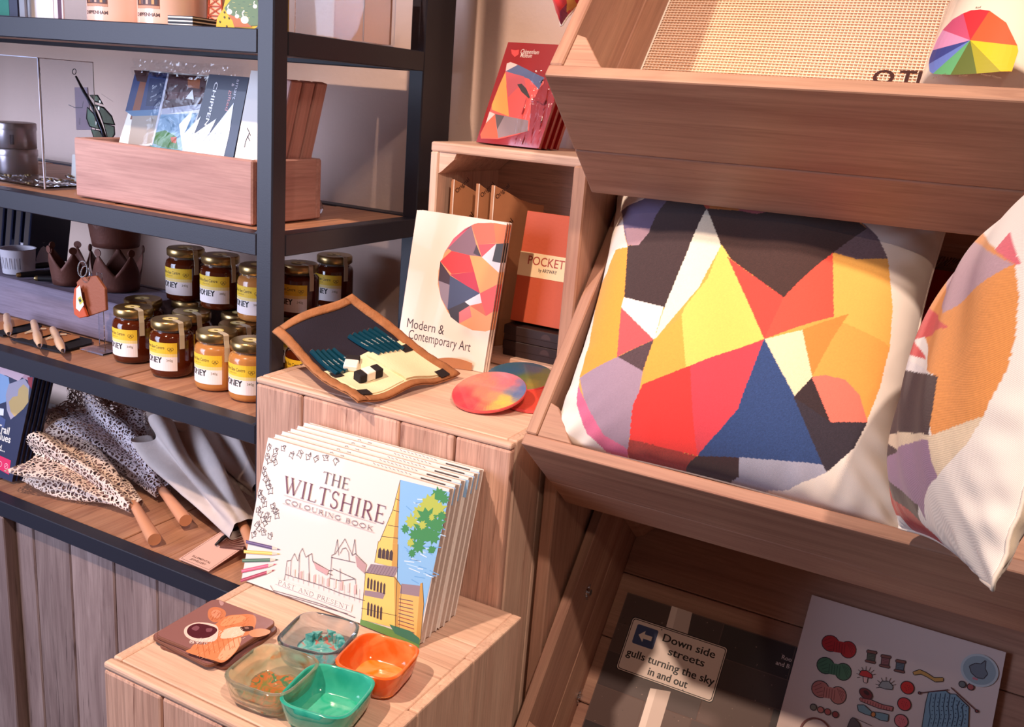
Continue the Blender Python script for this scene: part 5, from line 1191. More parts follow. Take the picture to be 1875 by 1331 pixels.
def turned_pen(label, px, px2, z, name='wooden_pen', m='penwood'):
    a = pz(*px, z+.010); b = pz(*px2, z+.008); L_ = (b-a).length; u = (b-a).normalized(); F = frame(a, u.cross(V((0, 0, 1))).normalized(), (u.cross(V((0, 0, 1))).normalized()).cross(-u), u)
    t = thing(name, label, 'pen', F)
    smooth_auto(MB().lathe([(.0001, 0), (.004, .001), (.0062, .006), (.0070, L_*.25), (.0058, L_*.46), (.0074, L_*.50), (.0078, L_*.7), (.0046, L_*.9), (.0040, L_*.92)], 20).build('barrel', M[m], t), 40)
    smooth_auto(MB().lathe([(.0040, L_*.92), (.0034, L_*.94), (.0010, L_), (.0001, L_)], 14).build('tip', M['chrome'], t), 40)
    return t
Zp = Zm(0, 560, 8.318)
for i, (cx, a, b) in enumerate((((12, 598), (100, 140), (140, 455)), ((48, 612), (510, 240), (615, 640)), ((84, 622), (800, 345), (975, 715)))):
    A_, B_ = Zp(*a), Zp(*b)
    c0 = pz(cx[0], cx[1], z3); c = pz(A_[0]*.5+B_[0]*.5+2, A_[1]*.5+B_[1]*.5+2, z3+.004)
    t = thing('pen_card', ('leftmost kraft card with a wooden pen beside the shelf edge', 'middle kraft card with a wooden pen on the third shelf', 'rightmost kraft card with a wooden pen, nearest the honey')[i], 'card', T(c.x, c.y, z3+.0005) @ R(-6+4*i, 'Z'), 'pen cards on the third shelf')
    MB().box(-.036, .014, -.034, .036, .0044, .0056, R(5, 'X')).build('kraft_card', M['kraft'], t, bevel=.0004)
    MB().prism([(.004, -.044), (.052, -.040), (.046, .034), (.026, .052), (-.006, .052), (-.006, -.026), (-.016, -.044)], 0, .0032).build('black_sleeve', M['blk'], t)
    turned_pen(('pale turned wooden pen at the far left of the third shelf', 'pale turned wooden pen in the middle of the three', 'pale turned wooden pen nearest the honey jars')[i], A_, B_, z3+.009)
    if i: 
        q = MB().tube([V((-.020, .020, .010)), V((-.026, .004, .009)), V((-.018, -.014, .008)), V((-.014, .0, .010)), V((-.018, .018, .011)), V((-.012, .026, .011))], .0016, 6); q.build('white_cord', M['whitep'], t)
    
for k, (a, b) in enumerate((((21, 493), (80, 492)), ((33, 500), (98, 496)), ((66, 506), (120, 508)))):
    A_, B_ = pz(a[0], a[1], zt_+.012), pz(b[0], b[1], zt_+.012)
    if k == 0: A_, B_ = pz(20, 492, zt_+.008), pz(78, 486, zt_+.008)
    u = (B_-A_).normalized(); s_ = u.cross(V((0, 0, 1))).normalized(); F = frame((A_.x, A_.y+.0, zt_+.008), s_, s_.cross(-u), u)
    t = thing('black_pen', ('black pen at the back, lying on the grey washed tray', 'black pen in the middle, lying on the grey washed tray', 'black pen nearest the small crown on the tray')[k], 'pen', F, 'black pens on the grey tray')
    L_ = .105; smooth_auto(MB().lathe([(.0001, .004), (.0056, .004), (.0066, L_*.3), (.0056, L_*.5), (.0066, L_*.7), (.0040, L_)], 18).build('barrel', M['black'], t), 40)
    smooth_auto(MB().lathe([(.0001, -.004), (.004, -.003), (.0052, 0), (.0054, .0039), (.0001, .0039)], 16).build('cap', M['gold'], t), 40)
# acrylic hook stand with key fobs
kx = pz(178, 648, z3); t = thing('acrylic_stand', 'clear acrylic hook stand in front of the grey washed tray', 'stand', (kx.x, kx.y, z3))
MB().box(-.045, .018, -.002, .028, .0004, .0034).build('foot', M['acryl'], t); MB().box(-.006, .008, .010, .0125, .0036, .150).build('upright', M['acryl'], t)
hook = V((kx.x+.001, kx.y, z3+.1365)); MB().tube([V((0, .009, .140)), V((0, -.012, .140)), V((0, -.016, .146))], .0015, 8).build('hook', M['chrome'], t)
Zf = Zm(0, 360, 3.3277); zf = lambda x, y: pY(*Zf(x, y), kx.y-.004)
def fob(name, label, outline, m, ydep, ringc, pattern=None):
    P = [pY(*Zf(*p), kx.y-ydep) for p in outline]; c = P[0]; t = thing(name, label, 'key fob', c)
    pts = [(p.x-c.x, p.z-c.z) for p in P]; b = MB().prism(pts, 0, .006); b.v = [(p[0], -p[2], p[1]) for p in b.v]; fixn(b.build('fob', m, t, bevel=.001))
    rc = pY(*Zf(*ringc), kx.y-ydep); MB().tube([V((rc.x-c.x+.012*cos(a), -.003+.002*sin(a), rc.z-c.z+.014*sin(a))) for a in [2*pi*k/20 for k in range(20)]], .0012, 6, True).build('split_ring', M['chrome'], t)
    if pattern:
        pr = Print(lambda u, v, h: V((u-c.x, -.0062-h, v-c.z)), .0002)
        for pp, cc_ in pattern: pr.poly([(pY(*Zf(*p), kx.y-ydep-.006).x, pY(*Zf(*p), kx.y-ydep-.006).z) for p in pp], cc_)
        pr.build('painted_pattern', M['print'], t)
    return t
M['tan'] = mat('tan_leather', (150, 86, 60), .6, bump=.2)
fob('key_fob', 'brown leather key fob hanging in front of the grey washed tray', [(482, 520), (510, 490), (600, 480), (655, 560), (662, 690), (540, 732), (505, 620)], M['tan'], .006, (530, 470))
fob('key_fob', 'tan wooden key fob with white patterned panel, hanging leftmost', [(468, 560), (490, 535), (505, 620), (545, 728), (500, 738), (468, 715), (460, 640)], M['terr'], .016, (512, 440),
    [([(466, 560), (488, 540), (500, 610), (512, 660), (486, 700), (464, 680)], (236, 228, 214)), ([(475, 620), (492, 605), (510, 640), (488, 660)], (196, 190, 70)), ([(480, 630), (490, 618), (498, 636), (488, 645)], (30, 30, 40))])
# cups and dark books at the far left
for k, (x, y, r_) in enumerate(((18, 505, .034), (36, 490, .034))):
    p = pz(x, y, zt_); t = thing('paper_cup', ('pale lidless cup at the left edge on the grey tray', 'second pale cup just behind the left one')[k], 'cup', (p.x-.02+.004*k, p.y+.035+.012*k+.0, zt_+.0005), 'cups on the grey tray')
    smooth_auto(MB().lathe([(.0001, 0), (r_*.9, 0), (r_, .05), (r_+.0015, .0515), (r_-.0015, .051), (r_*.88, .003), (.0001, .002)], 36).build('cup_wall', mat('pale_cup', (190, 182, 190), .5), t), 40)
    pr = Print(cyl(r_*.95, -60), .0022); 
    for q in range(5): pr.rect(-.02+.009*q, .012, -.0185+.009*q, .035, (100, 92, 104))
    pr.build('cup_print', M['print'], t)
for k in range(5):
    bX = -1.995+.030*k; th_ = rad(78); F = frame((bX, 1.30, z3+.085+.001), (0, 1, 0), (cos(th_), 0, sin(th_)), (sin(th_), 0, -cos(th_)))
    t = thing('dark_book', 'dark blue slim book leaning on the grey tray, %s' % ('farthest left', 'second from the left', 'third from the left', 'fourth from the left', 'rightmost of the row')[k], 'book', F, 'dark books leaning at the left of the third shelf')
    MB().box(0, .10, 0, .155, 0, .020).build('cover', M['navyb'] if 'navyb' in M else M.setdefault('navyb', mat('dark_blue_card', (34, 38, 64), .4, coat=.2)), t, bevel=.002)
    MB().box(-.0003, .0008, .003, .152, .003, .017).build('page_edges', M['dark'], t)
# ================================================================== SHELF 2
z2 = SZ[1]
t = thing('pink_wooden_tray', 'pink washed narrow wooden tray holding film-wrapped prints on the second shelf', 'tray', (-1.2, 1.17, z2))
tx0, tx1, ty0, ty1 = -1.418, -1.022, 1.0925, 1.255
zt2 = pY(300, 285, ty0).z
zt2 = z2+.098
MB().box(tx0, tx1, ty0, ty0+.012, z2+.0005, zt2).build('front_board', M['trayx'], t, True, .0025)
MB().box(tx0, tx1, ty1-.012, ty1, z2+.0005, zt2).build('back_board', M['trayx'], t, True, .0025)
for x in (tx0, tx1-.012): MB().box(x, x+.012, ty0+.0125, ty1-.0125, z2+.0005, zt2).build('end_board', M['trayy'], t, True, .002)
MB().box(tx0+.0125, tx1-.0125, ty0+.0125, ty1-.0125, z2+.0005, z2+.010).build('base_board', M['trayx'], t, True)
# film-wrapped prints leaning in the tray
Zs = Zm(0, 0, 3.5021)
def leanpack(name, label, px, Y, tilt, layers, thick, filmed=True, cat='print', group='wrapped prints in the pink tray', zb=None):
    """outline in photo coordinates measured on a plane that leans back by tilt from depth Y at the tray floor"""
    zb = zb or z2+.0105; th_ = rad(tilt); n = V((0, -sin(th_), cos(th_))); P = V((0, Y, zb)); F = frame((px[0], Y, zb+abs(cos(th_))*thick), (1, 0, 0), (0, cos(th_), sin(th_)), n); Lq = loc(F)
    t = thing(name, label, cat, F, group); z_ = lambda x, y: Lq(*Zs(x, y))
    return t, z_, F
t, q_, F = leanpack('print_pack', 'white film-wrapped pack of townscape prints in the pink tray', (-1.36, 0), 1.146, 76, None, .006)
xl, yt = q_(790, 700)[0]-.012, q_(1300, 480)[1]; 
out = [(q_(715, 945)[0], .0), (q_(1480, 1050)[0], .0), (q_(1600, 480)[0]-.012, yt), (q_(905, 455)[0], yt)]
MB().prism(out, -.006, 0).build('card_stack', M['paper'], t)
pr = Print(flat(), .0004)
qp_ = lambda P, c: pr.poly([q_(*p) for p in P], c)
qp_([(870, 455), (1075, 470), (1035, 700), (805, 712)], (44, 58, 104)); qp_([(900, 520), (940, 520), (885, 770), (835, 765)], (132, 74, 48)); qp_([(960, 500), (1060, 510), (1030, 680), (935, 680)], (30, 40, 80)); qp_([(860, 450), (960, 455), (940, 530), (880, 520)], (64, 30, 30))
qp_([(805, 712), (1035, 700), (1025, 745), (850, 745)], (86, 120, 156)); qp_([(850, 745), (1022, 740), (975, 920), (820, 940)], (164, 152, 140)); qp_([(820, 940), (975, 918), (970, 935), (815, 958)], (214, 214, 222)); qp_([(1075, 470), (1090, 472), (985, 920), (972, 925)], (206, 206, 220))
qp_([(1085, 475), (1330, 490), (1300, 665), (1040, 698)], (72, 40, 44)); qp_([(1205, 500), (1285, 510), (1280, 570), (1205, 560)], (150, 84, 50)); qp_([(1075, 590), (1310, 590), (1305, 620), (1070, 640)], (96, 56, 58))
qp_([(1040, 698), (1300, 665), (1290, 700), (1035, 735)], (176, 178, 196)); qp_([(1032, 735), (1270, 725), (1160, 990), (975, 940)], (122, 158, 186)); qp_([(1000, 850), (1060, 835), (1130, 875), (1145, 960), (1060, 950), (985, 920)], (64, 112, 56)); qp_([(1095, 880), (1135, 878), (1130, 920), (1100, 912)], (166, 78, 46)); qp_([(960, 930), (1160, 960), (1165, 1010), (985, 965)], (76, 140, 150)); qp_([(820, 945), (960, 935), (1120, 1005), (840, 962)], (96, 48, 44))
qp_([(1235, 575), (1245, 640), (1190, 632)], (246, 246, 250))
pr.build('townscape_print', M['gloss'], t)
ptop = q_(1600, 440)[1]
fm = MB(); r2 = random.Random(9)
def crinkle(x0, x1, y0, y1, amp, sd):
    r3 = random.Random(sd); ph = [(r3.uniform(30, 150), r3.uniform(60, 260), r3.uniform(0, 6)) for _ in range(6)]
    def f(a, c):
        u = x0+(x1-x0)*a; v = y0+(y1-y0)*c; return V((u, v, .002+amp*sum(abs(sin(p*u+q*v+s)) for p, q, s in ph)/6))
    return f
M['cello'] = filmm('crinkled_cellophane', .35, .12)
fm.grid(crinkle(out[0][0]+.03, out[2][0]+.01, yt-.012, yt+.016, .014, 3), 70, 8); fm.build('film_top', M['cello'], t)
fm = MB(); fm.grid(crinkle(out[0][0]+.08, out[1][0], .045, yt-.02, .005, 8), 30, 20); fm.build('film', M['film'], t, smooth=True)
t, q_, F = leanpack('tea_towel_pack', 'navy and white pack lettered Chippenham in the pink tray', (-1.14, 0), 1.118, 77, None, .010)
tp = q_(1400, 480)[1]
MB().prism([(q_(1240, 900)[0]-.02, 0), (q_(1475, 1060)[0], 0), (q_(1600, 480)[0], tp), (q_(1340, 490)[0], tp)], -.012, 0).build('card_sleeve', M['navyb'], t)
pr = Print(flat(), .0004)
a = q_(1380, 525); b = q_(1310, 815); ang = math.degrees(math.atan2(b[1]-a[1], b[0]-a[0]))
pr.text('CHIPPENHAM', a[0], a[1], .0105, (236, 232, 236), 'l', .01, math.hypot(b[0]-a[0], b[1]-a[1])*1.5, ang)
a = q_(1522, 508); b = q_(1500, 640); ang2 = math.degrees(math.atan2(b[1]-a[1], b[0]-a[0])); pr.text('smart', a[0], a[1], .010, (196, 190, 204), 'l', 0, math.hypot(b[0]-a[0], b[1]-a[1]), ang)
a = q_(1490, 535); pr.text('&', a[0], a[1], .008, (196, 190, 204), 'l', 0, None, ang); a = q_(1475, 580); pr.text('gifted', a[0], a[1], .0095, (200, 70, 64), 'l', 0, .032, ang)
pr.poly([q_(1150, 800), q_(1240, 700), q_(1225, 760), q_(1180, 860), q_(1290, 745), q_(1245, 860), q_(1390, 760), q_(1330, 880), q_(1500, 660), q_(1470, 860), q_(1430, 1030), q_(1180, 1010)], (232, 234, 244))
for k in range(6): pr.line([q_(1200+36*k, 900), q_(1240+36*k, 850), q_(1230+36*k, 930)], .0012, (120, 126, 150))
pr.build('lettering', M['gloss'], t)
t, q_, F = leanpack('print_pack', 'white wrapped pack with a tiny black bird motif, right end of pink tray', (-1.08, 0), 1.115, 79, None, .008)
tp = q_(1590, 450)[1]
MB().prism([(q_(1480, 1060)[0], 0), (tx1-.014+1.08, 0), (tx1-.010+1.08, tp), (q_(1610, 450)[0]+.0, tp)], -.008, 0).build('card_stack', M['paper'], t)
pr = Print(flat(), .0004)
for P in ([(1585, 820), (1600, 850), (1590, 880), (1605, 905)], [(1590, 870), (1575, 910), (1568, 945)], [(1600, 850), (1607, 870)]): pr.line([q_(*p) for p in P], .0013, (60, 56, 66))
pr.build('bird_motif', M['print'], t)
for k in range(3):
    th_ = rad(80); F = frame((tx1-.100+.022*k, 1.205+.006*k, z2+.0125), (.25, .97, 0), V((-.97*.16+.0, .25*.16, .987)).normalized(), V((.97, -.25, .16)).normalized())
    F = T(tx1-.034+.003*k, 1.158+.0265*k, z2+.0125) @ R(14, 'Y')
    t = thing('brown_card_pack', 'brown card pack standing in the right end of the pink tray, %s' % ('nearest the shelf front', 'middle one', 'nearest the wall')[k], 'pack', F, 'brown packs at the right end of the pink tray')
    MB().box(-.012, 0, 0, .026, 0, .21).build('card_pack', M['trayz'], t, bevel=.0015); MB().box(.0002, .0008, .002, .024, .004, .206).build('film', M['sleeve'], t)
p = pz(572, 392, z2); t = thing('glass_charm', 'small clear glass charm on the second shelf behind the post', 'ornament', (p.x-.01, p.y+.015, z2+.0005))
smooth_auto(MB().lathe([(.0001, 0), (.014, 0), (.017, .008), (.012, .022), (.0001, .028)], 8).build('charm', M['acryl'], t), 10)
# stained glass leaf on a card
t, q_, F = leanpack('leaf_pendant', 'green stained glass feather with dark leading leaning by the pink tray', (-1.5, 0), 1.20, 82, None, .003, group=None, cat='ornament', zb=z2+.0005)
f_ = MB(); M['lead'] = mat('dark_leading', (48, 46, 54), .35, .7); M['gglass'] = glassm('green_cathedral_glass', (110, 150, 120), None, None, .5, .1)
lv = lambda P: [q_(*p) for p in P]
for P in ([(575, 610), (625, 612), (660, 668), (612, 650)], [(610, 672), (665, 690), (715, 745), (735, 800), (665, 790), (640, 720)], [(560, 690), (600, 730), (640, 830), (575, 810), (555, 760)], [(585, 830), (640, 840), (690, 930), (615, 925)], [(665, 790), (732, 812), (735, 860), (700, 920)]):
    pts = lv(P); MB().prism(pts, -.0015, .0005).build('glass_piece', M['gglass'], t); MB().tube([V((p[0], p[1], 0)) for p in pts], .0014, 6, True).build('leading', M['lead'], t)
MB().tube([V((*q_(*p), .001)) for p in [(488, 490), (540, 590), (600, 690), (650, 810), (695, 935)]], [.0018, .0028, .0034, .0034, .003], 8).build('stem', M['lead'], t, smooth=True)
c = q_(478, 460); MB().tube([V((c[0]+.005*cos(a), c[1]+.005*sin(a), .001)) for a in [2*pi*k/16 for k in range(16)]], .0007, 6, True).build('ring', M['lead'], t)
t, q2_, F = leanpack('jewellery_card', 'brown card with a hanging chain behind the stained glass feather', (-1.5, 0), 1.225, 84, None, .002, group=None, cat='card', zb=z2+.0005)
MB().prism([q2_(*p) for p in [(478, 560), (560, 560), (585, 832), (490, 832)]], -.001, .0006).build('card', mat('mauve_card', (156, 128, 134), .6), t)
pr = Print(flat(), .0009); a = q2_(515, 800); pr.text('silver', a[0], a[1], .006, (60, 50, 60), 'l', 0, None, 90); pr.line([q2_(*p) for p in [(440, 672), (480, 690), (530, 690), (535, 650)]], .0012, (60, 50, 56)); pr.build('card_print', M['print'], t)
MB().prism([q2_(*p) for p in [(560, 600), (590, 520), (640, 600), (715, 650), (712, 760), (600, 930)]], -.004, -.003).build('film', M['sleeve'], t)
MB().box(q2_(500, 0)[0], q2_(700, 0)[0], .0, .05, -.003, -.0015).build('card_foot', M['whitep'], t)
# tins, acrylic box, silver chains
for k in range(2):
    p = pY(22, 300, 1.16); zz = z2+.0040+.0485*k
    t = thing('tin', ('lower of the two stacked round metal tins at left edge', 'upper of two stacked round metal tins at the left edge')[k], 'tin', (-1.722, 1.20, zz), 'stacked tins on the second shelf')
    smooth_auto(MB().lathe([(.0001, 0), (.036, 0), (.0366, .001), (.0366, .034), (.0001, .034)], 40).build('tin_body', mat('brushed_tin', (176, 160, 160), .3, .85), t), 40)
    smooth_auto(MB().lathe([(.0001, .034), (.0376, .034), (.0378, .035), (.0376, .0455), (.036, .0475), (.0001, .0478)], 40).build('tin_lid', bpy.data.materials['brushed_tin'], t), 40)
    if k: pr = Print(cyl(.0370, -50), .0006); pr.rect(0, .008, .007, .026, (80, 66, 70), 2); pr.build('tin_label', M['print'], t)
t = thing('acrylic_box', 'open clear acrylic display box over the silver jewellery at left', 'box', (-1.62, 1.15, z2))
aX = pY(75, 200, 1.105); bX_ = aX.x; zt3 = pY(75, 107, 1.105).z
MB().box(-1.95, bX_, 1.104, 1.107, z2+.0005, zt3).build('front_pane', M['acryl'], t, True); MB().box(bX_-.003, bX_, 1.1075, 1.215, z2+.0005, zt3).build('side_pane', M['acryl'], t, True)
MB().box(-1.95, bX_-.0035, 1.1075, 1.215, z2+.0005, z2+.0035).build('base_pane', M['acryl'], t, True)
r = random.Random(4); M['silver'] = mat('silver_chain', (196, 190, 190), .25, 1)
for k in range(16):
    p = pz(r.uniform(4, 150), r.uniform(322, 340), z2+.006); 
    if 1.11 > p.y or p.x > -1.44: continue
    P = []; n = 14; rr = r.uniform(.010, .022); a0 = r.uniform(0, 6)
    for i in range(n): a = a0+2*pi*i/n; P.append(V((rr*cos(a)*r.uniform(.8, 1.2), rr*.6*sin(a)*r.uniform(.8, 1.2), .0018+.003*abs(sin(3*a)))))
    t = thing('chain_bracelet', 'silver chain bracelet lying in the jewellery pile on the second shelf', 'bracelet', (p.x, p.y, z2+.004), 'silver bracelets on the second shelf')
    MB().tube(P, .0014, 6, True).build('chain', M['silver'], t); MB().lathe([(.0001, 0), (.0035, .001), (.0035, .004), (.0001, .005)], 8, T(P[0])).build('clasp', M['gold'], t)
M['edgehl'] = mat('painted_edge_highlight', (206, 206, 222), .2, coat=.5)  # pale strips painted in as the bright highlights along the acrylic edges
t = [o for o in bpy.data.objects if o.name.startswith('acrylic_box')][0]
for (a, b, c, d, e, f_) in ((bX_-.0015, bX_+.0002, 1.1036, 1.1060, z2+.0005, zt3+.0008), (-1.95, bX_, 1.1036, 1.1060, zt3, zt3+.0014), (bX_-.0015, bX_+.0002, 1.106, 1.215, zt3, zt3+.0012)): MB().box(a, b, c, d, e, f_).build('edge_highlight', M['edgehl'], t, True)
# ================================================================== SHELF 1
z1_ = SZ[0]; ys1 = 1.088
def mug(label, xl, xr_, Y, txt=True):
    a, b = pY(xl, 40, Y), pY(xr_, 40, Y); r_ = (b.x-a.x)/2*.93; c = V(((a.x+b.x)/2+.004, Y+r_, z1_+.0005)); t = thing('mug', label, 'mug', c, 'souvenir mugs on the top shelf'); h_ = .095
    smooth_auto(MB().lathe([(.0001, 0), (r_-.003, 0), (r_, .003), (r_, h_-.001), (r_-.0015, h_), (r_-.003, h_-.001), (r_-.0035, .006), (.0001, .005)], 48).build('cup', M['mugc'] if 'mugc' in M else M.setdefault('mugc', mat('pinkish_china', (236, 196, 180), .25, coat=.5)), t), 40)
    MB().tube([V((r_-.002, 0, .075)), V((r_+.018, 0, .073)), V((r_+.026, 0, .05)), V((r_+.016, 0, .026)), V((r_-.002, 0, .022))], .0048, 8, M=R(120, 'Z')).build('handle', M['mugc'], t, smooth=True)
    pr = Print(cyl(r_, -83), .0003, 8e-6); pr.rect(-.030, .024, .018, .080, (92, 50, 40), 14)
    for i, cc_ in enumerate([(56, 40, 44), (206, 140, 84), (120, 92, 90), (60, 44, 52), (196, 160, 140), (84, 56, 50), (206, 150, 90), (70, 56, 60)]):
        pr.rect(-.028+.0055*i, .030, -.0235+.0055*i, .052+.004*(i % 3), cc_)
    pr.rect(-.030, .024, .018, .028, (190, 140, 112), 10)
    if txt: pr.text('CHIPPENHAM', .018, .0125, .0075, (70, 46, 44), 'r', .012, .050)
    pr.build('picture_and_lettering', M['print'], t); return t
mug('souvenir mug with town picture and lettering, leftmost on the top shelf', 126, 217, ys1)
mug('souvenir mug with town picture and lettering, second on top shelf', 218, 312, ys1)
mug('souvenir mug behind the little stack of notebooks', 302, 374, ys1+.115, False)
for k in range(3):
    p = pY(351, 45, ys1); t = thing('mini_notebook', 'black and white mini notebook in a stack beside the mugs, %s' % ('lowest', 'middle', 'uppermost')[k], 'notebook', (p.x-.030, ys1+.02, z1_+.0005+.0052*k), 'mini notebooks on the top shelf')
    MB().box(-.022, .030, -.018, .030, 0, .0018).build('back_cover', M['black'], t); MB().box(-.0215, .0295, -.0178, .0295, .0019, .0038).build('page_block', M['paper'], t); MB().box(-.022, .030, -.018, .030, .0039, .0050).build('front_cover', M['black'], t)
# red lattice tower card
p0 = pY(372, 44, ys1+.05); t = thing('lattice_tower', 'small red lattice tower ornament beside the yellow gift bag', 'ornament', (pY(388, 40, ys1+.05).x-.005, ys1+.06, z1_+.0005))
M['redw'] = mat('red_painted_lattice', (186, 84, 62), .5); M['peach'] = mat('peach_panel', (240, 176, 140), .6)
tw = lambda z: .013*(1-z/.14)+.004
MB().box(-.016, .016, -.001, .012, 0, .008).build('tower_foot', M['redw'], t)
lv_ = [.008, .022, .036, .050, .066, .082, .1]
b = MB().prism([(-tw(.008), .008), (tw(.008), .008), (tw(.1), .1), (-tw(.1), .1)], .003, .005); b.v = [(q[0], q[2], q[1]) for q in b.v]; fixn(b.build('tower_panel', M['peach'], t))
for s_ in (-1, 1): MB().tube([V((s_*tw(z), .002, z)) for z in lv_], .0012, 5).build('leg', M['redw'], t)
for a, b_ in zip(lv_, lv_[1:]):
    MB().tube([V((-tw(a), .002, a)), V((tw(a), .002, a))], .0009, 5).build('crossbar', M['redw'], t)
    MB().tube([V((-tw(a), .0015, a)), V((tw(b_), .0015, b_))], .0007, 5).build('brace', M['redw'], t); MB().tube([V((tw(a), .001, a)), V((-tw(b_), .001, b_))], .0007, 5).build('brace', M['redw'], t)
# yellow bag with swans
Zy = Zm(280, 0, 6.05); yy0 = ys1-.002; gb = lambda x, y: pY(*Zy(x, y), yy0)
t = thing('gift_bag', 'yellow gift bag with white swans on green water, right end of top shelf', 'bag', (-1.05, yy0+.01, z1_+.0005)); O = FR[t.name].translation
g = lambda x, y: (gb(x, y).x-O.x, gb(x, y).z-O.z)
pts = [(g(692, 290)[0], 0), (-.975-O.x, 0), (-.975-O.x, .11), (g(930, 0)[0], .11), g(770, 100), g(705, 200)]
b = MB().prism(pts, -.009, .02); b.v = [(q[0], q[2], q[1]) for q in b.v]; fixn(b.build('bag', M['yel'] if 'yel' in M else M.setdefault('yel', mat('yellow_paper', (206, 178, 48), .6)), t))
pr = Print(lambda u, v, h: V((u, -.0095-h, v)), .0003); gp = lambda P, c: pr.poly([g(*p) for p in P], c)
gp([(790, 90), (860, 0), (1150, -60), (1200, 280), (1040, 290), (900, 190), (820, 150)], (98, 124, 88))
for k in range(22): x = rnd.uniform(860, 1130); y = rnd.uniform(10, 250); pr.line([g(x, y), g(x+30, y+4)], .0007, (180, 176, 110) if k % 2 else (70, 100, 80)); pr.h -= pr.dh
pr.h += pr.dh
gp([(820, 150), (900, 180), (1000, 220), (1100, 300), (900, 300), (880, 230)], (178, 104, 54))
for (x, y, s_) in ((845, 130, .8), (930, 180, .6), (1015, 220, 1.1), (1130, 70, .6)):
    c = g(x, y); k = .0068*s_; pr.disc(c[0], c[1], k, (250, 240, 230), k*.7, n=14); pr.line([(c[0]-k*.2, c[1]+k*.3), (c[0]-k*.6, c[1]+k*1.2), (c[0]-k*.1, c[1]+k*1.7)], k*.3, (250, 240, 230))
for (x, y) in ((740, 240), (790, 190), (840, 200), (790, 135), (815, 290)): c = g(x, y); pr.disc(c[0], c[1], .0016, (70, 60, 30), n=6)
pr.build('swan_print', M['print'], t)
# cards and bottle at the left end
def standing(name, label, x0, x1, Y, h_, col, cat, thick=.004, extra=None):
    a, b = pY(x0, 30, Y).x, pY(x1, 30, Y).x; t = thing(name, label, cat, ((a+b)/2, Y, z1_+.0005)); w_ = (b-a)/2
    MB().box(-w_, w_, 0, thick, 0, h_).build('card', mat(name+'_card', col, .4, coat=.3), t, bevel=.0004)
    if extra: pr = Print(lambda u, v, h: V((u, -h, v)), .0003); extra(pr, w_); pr.build('card_print', M['gloss'], t)
standing('green_box', 'dark green and navy box at the left end of the top shelf', -60, 33, 1.10, .12, (34, 36, 66), 'box', .05, lambda p, w_: p.poly([(-w_+.002, .004), (w_-.022, .004), (w_-.022, .118), (-w_+.002, .118)], (44, 130, 110)))
standing('white_card', 'plain white card standing on the top shelf left of mugs', 50, 98, 1.115, .11, (250, 250, 255), 'card')
standing('striped_card', 'narrow maroon and white card edge beside the leftmost mug', 99, 116, 1.10, .11, (225, 215, 225), 'card', .003, lambda p, w_: p.rect(-w_*.1, .001, w_*.7, .108, (92, 46, 70)))
standing('grey_card', 'slim grey card between the green box and the white card', 36, 46, 1.10, .11, (150, 150, 158), 'card')
# clear display cube seen through the side of the top shelf
t = thing('clear_display_cube', 'clear display cube with warm card back seen through shelf side', 'box', (-1.10, 1.30, z1_+.0005))
c0 = pY(570, 0, 1.30); c1 = pY(695, 0, 1.30); O = FR[t.name].translation
for (a, b, c, d) in ((c0.x, c1.x, 1.26, 1.262), (c1.x-.002, c1.x, 1.2625, 1.345)): MB().box(a, b, c, d, z1_+.0035, z1_+.13).build('pane', M['acryl'], t, True)
MB().box(c0.x, c1.x-.0025, 1.2625, 1.345, z1_+.0005, z1_+.003).build('base', M['acryl'], t, True); MB().box(c0.x+.02, c1.x-.004, 1.335, 1.340, z1_+.0035, z1_+.12).build('card_back', M['peach'], t, True)
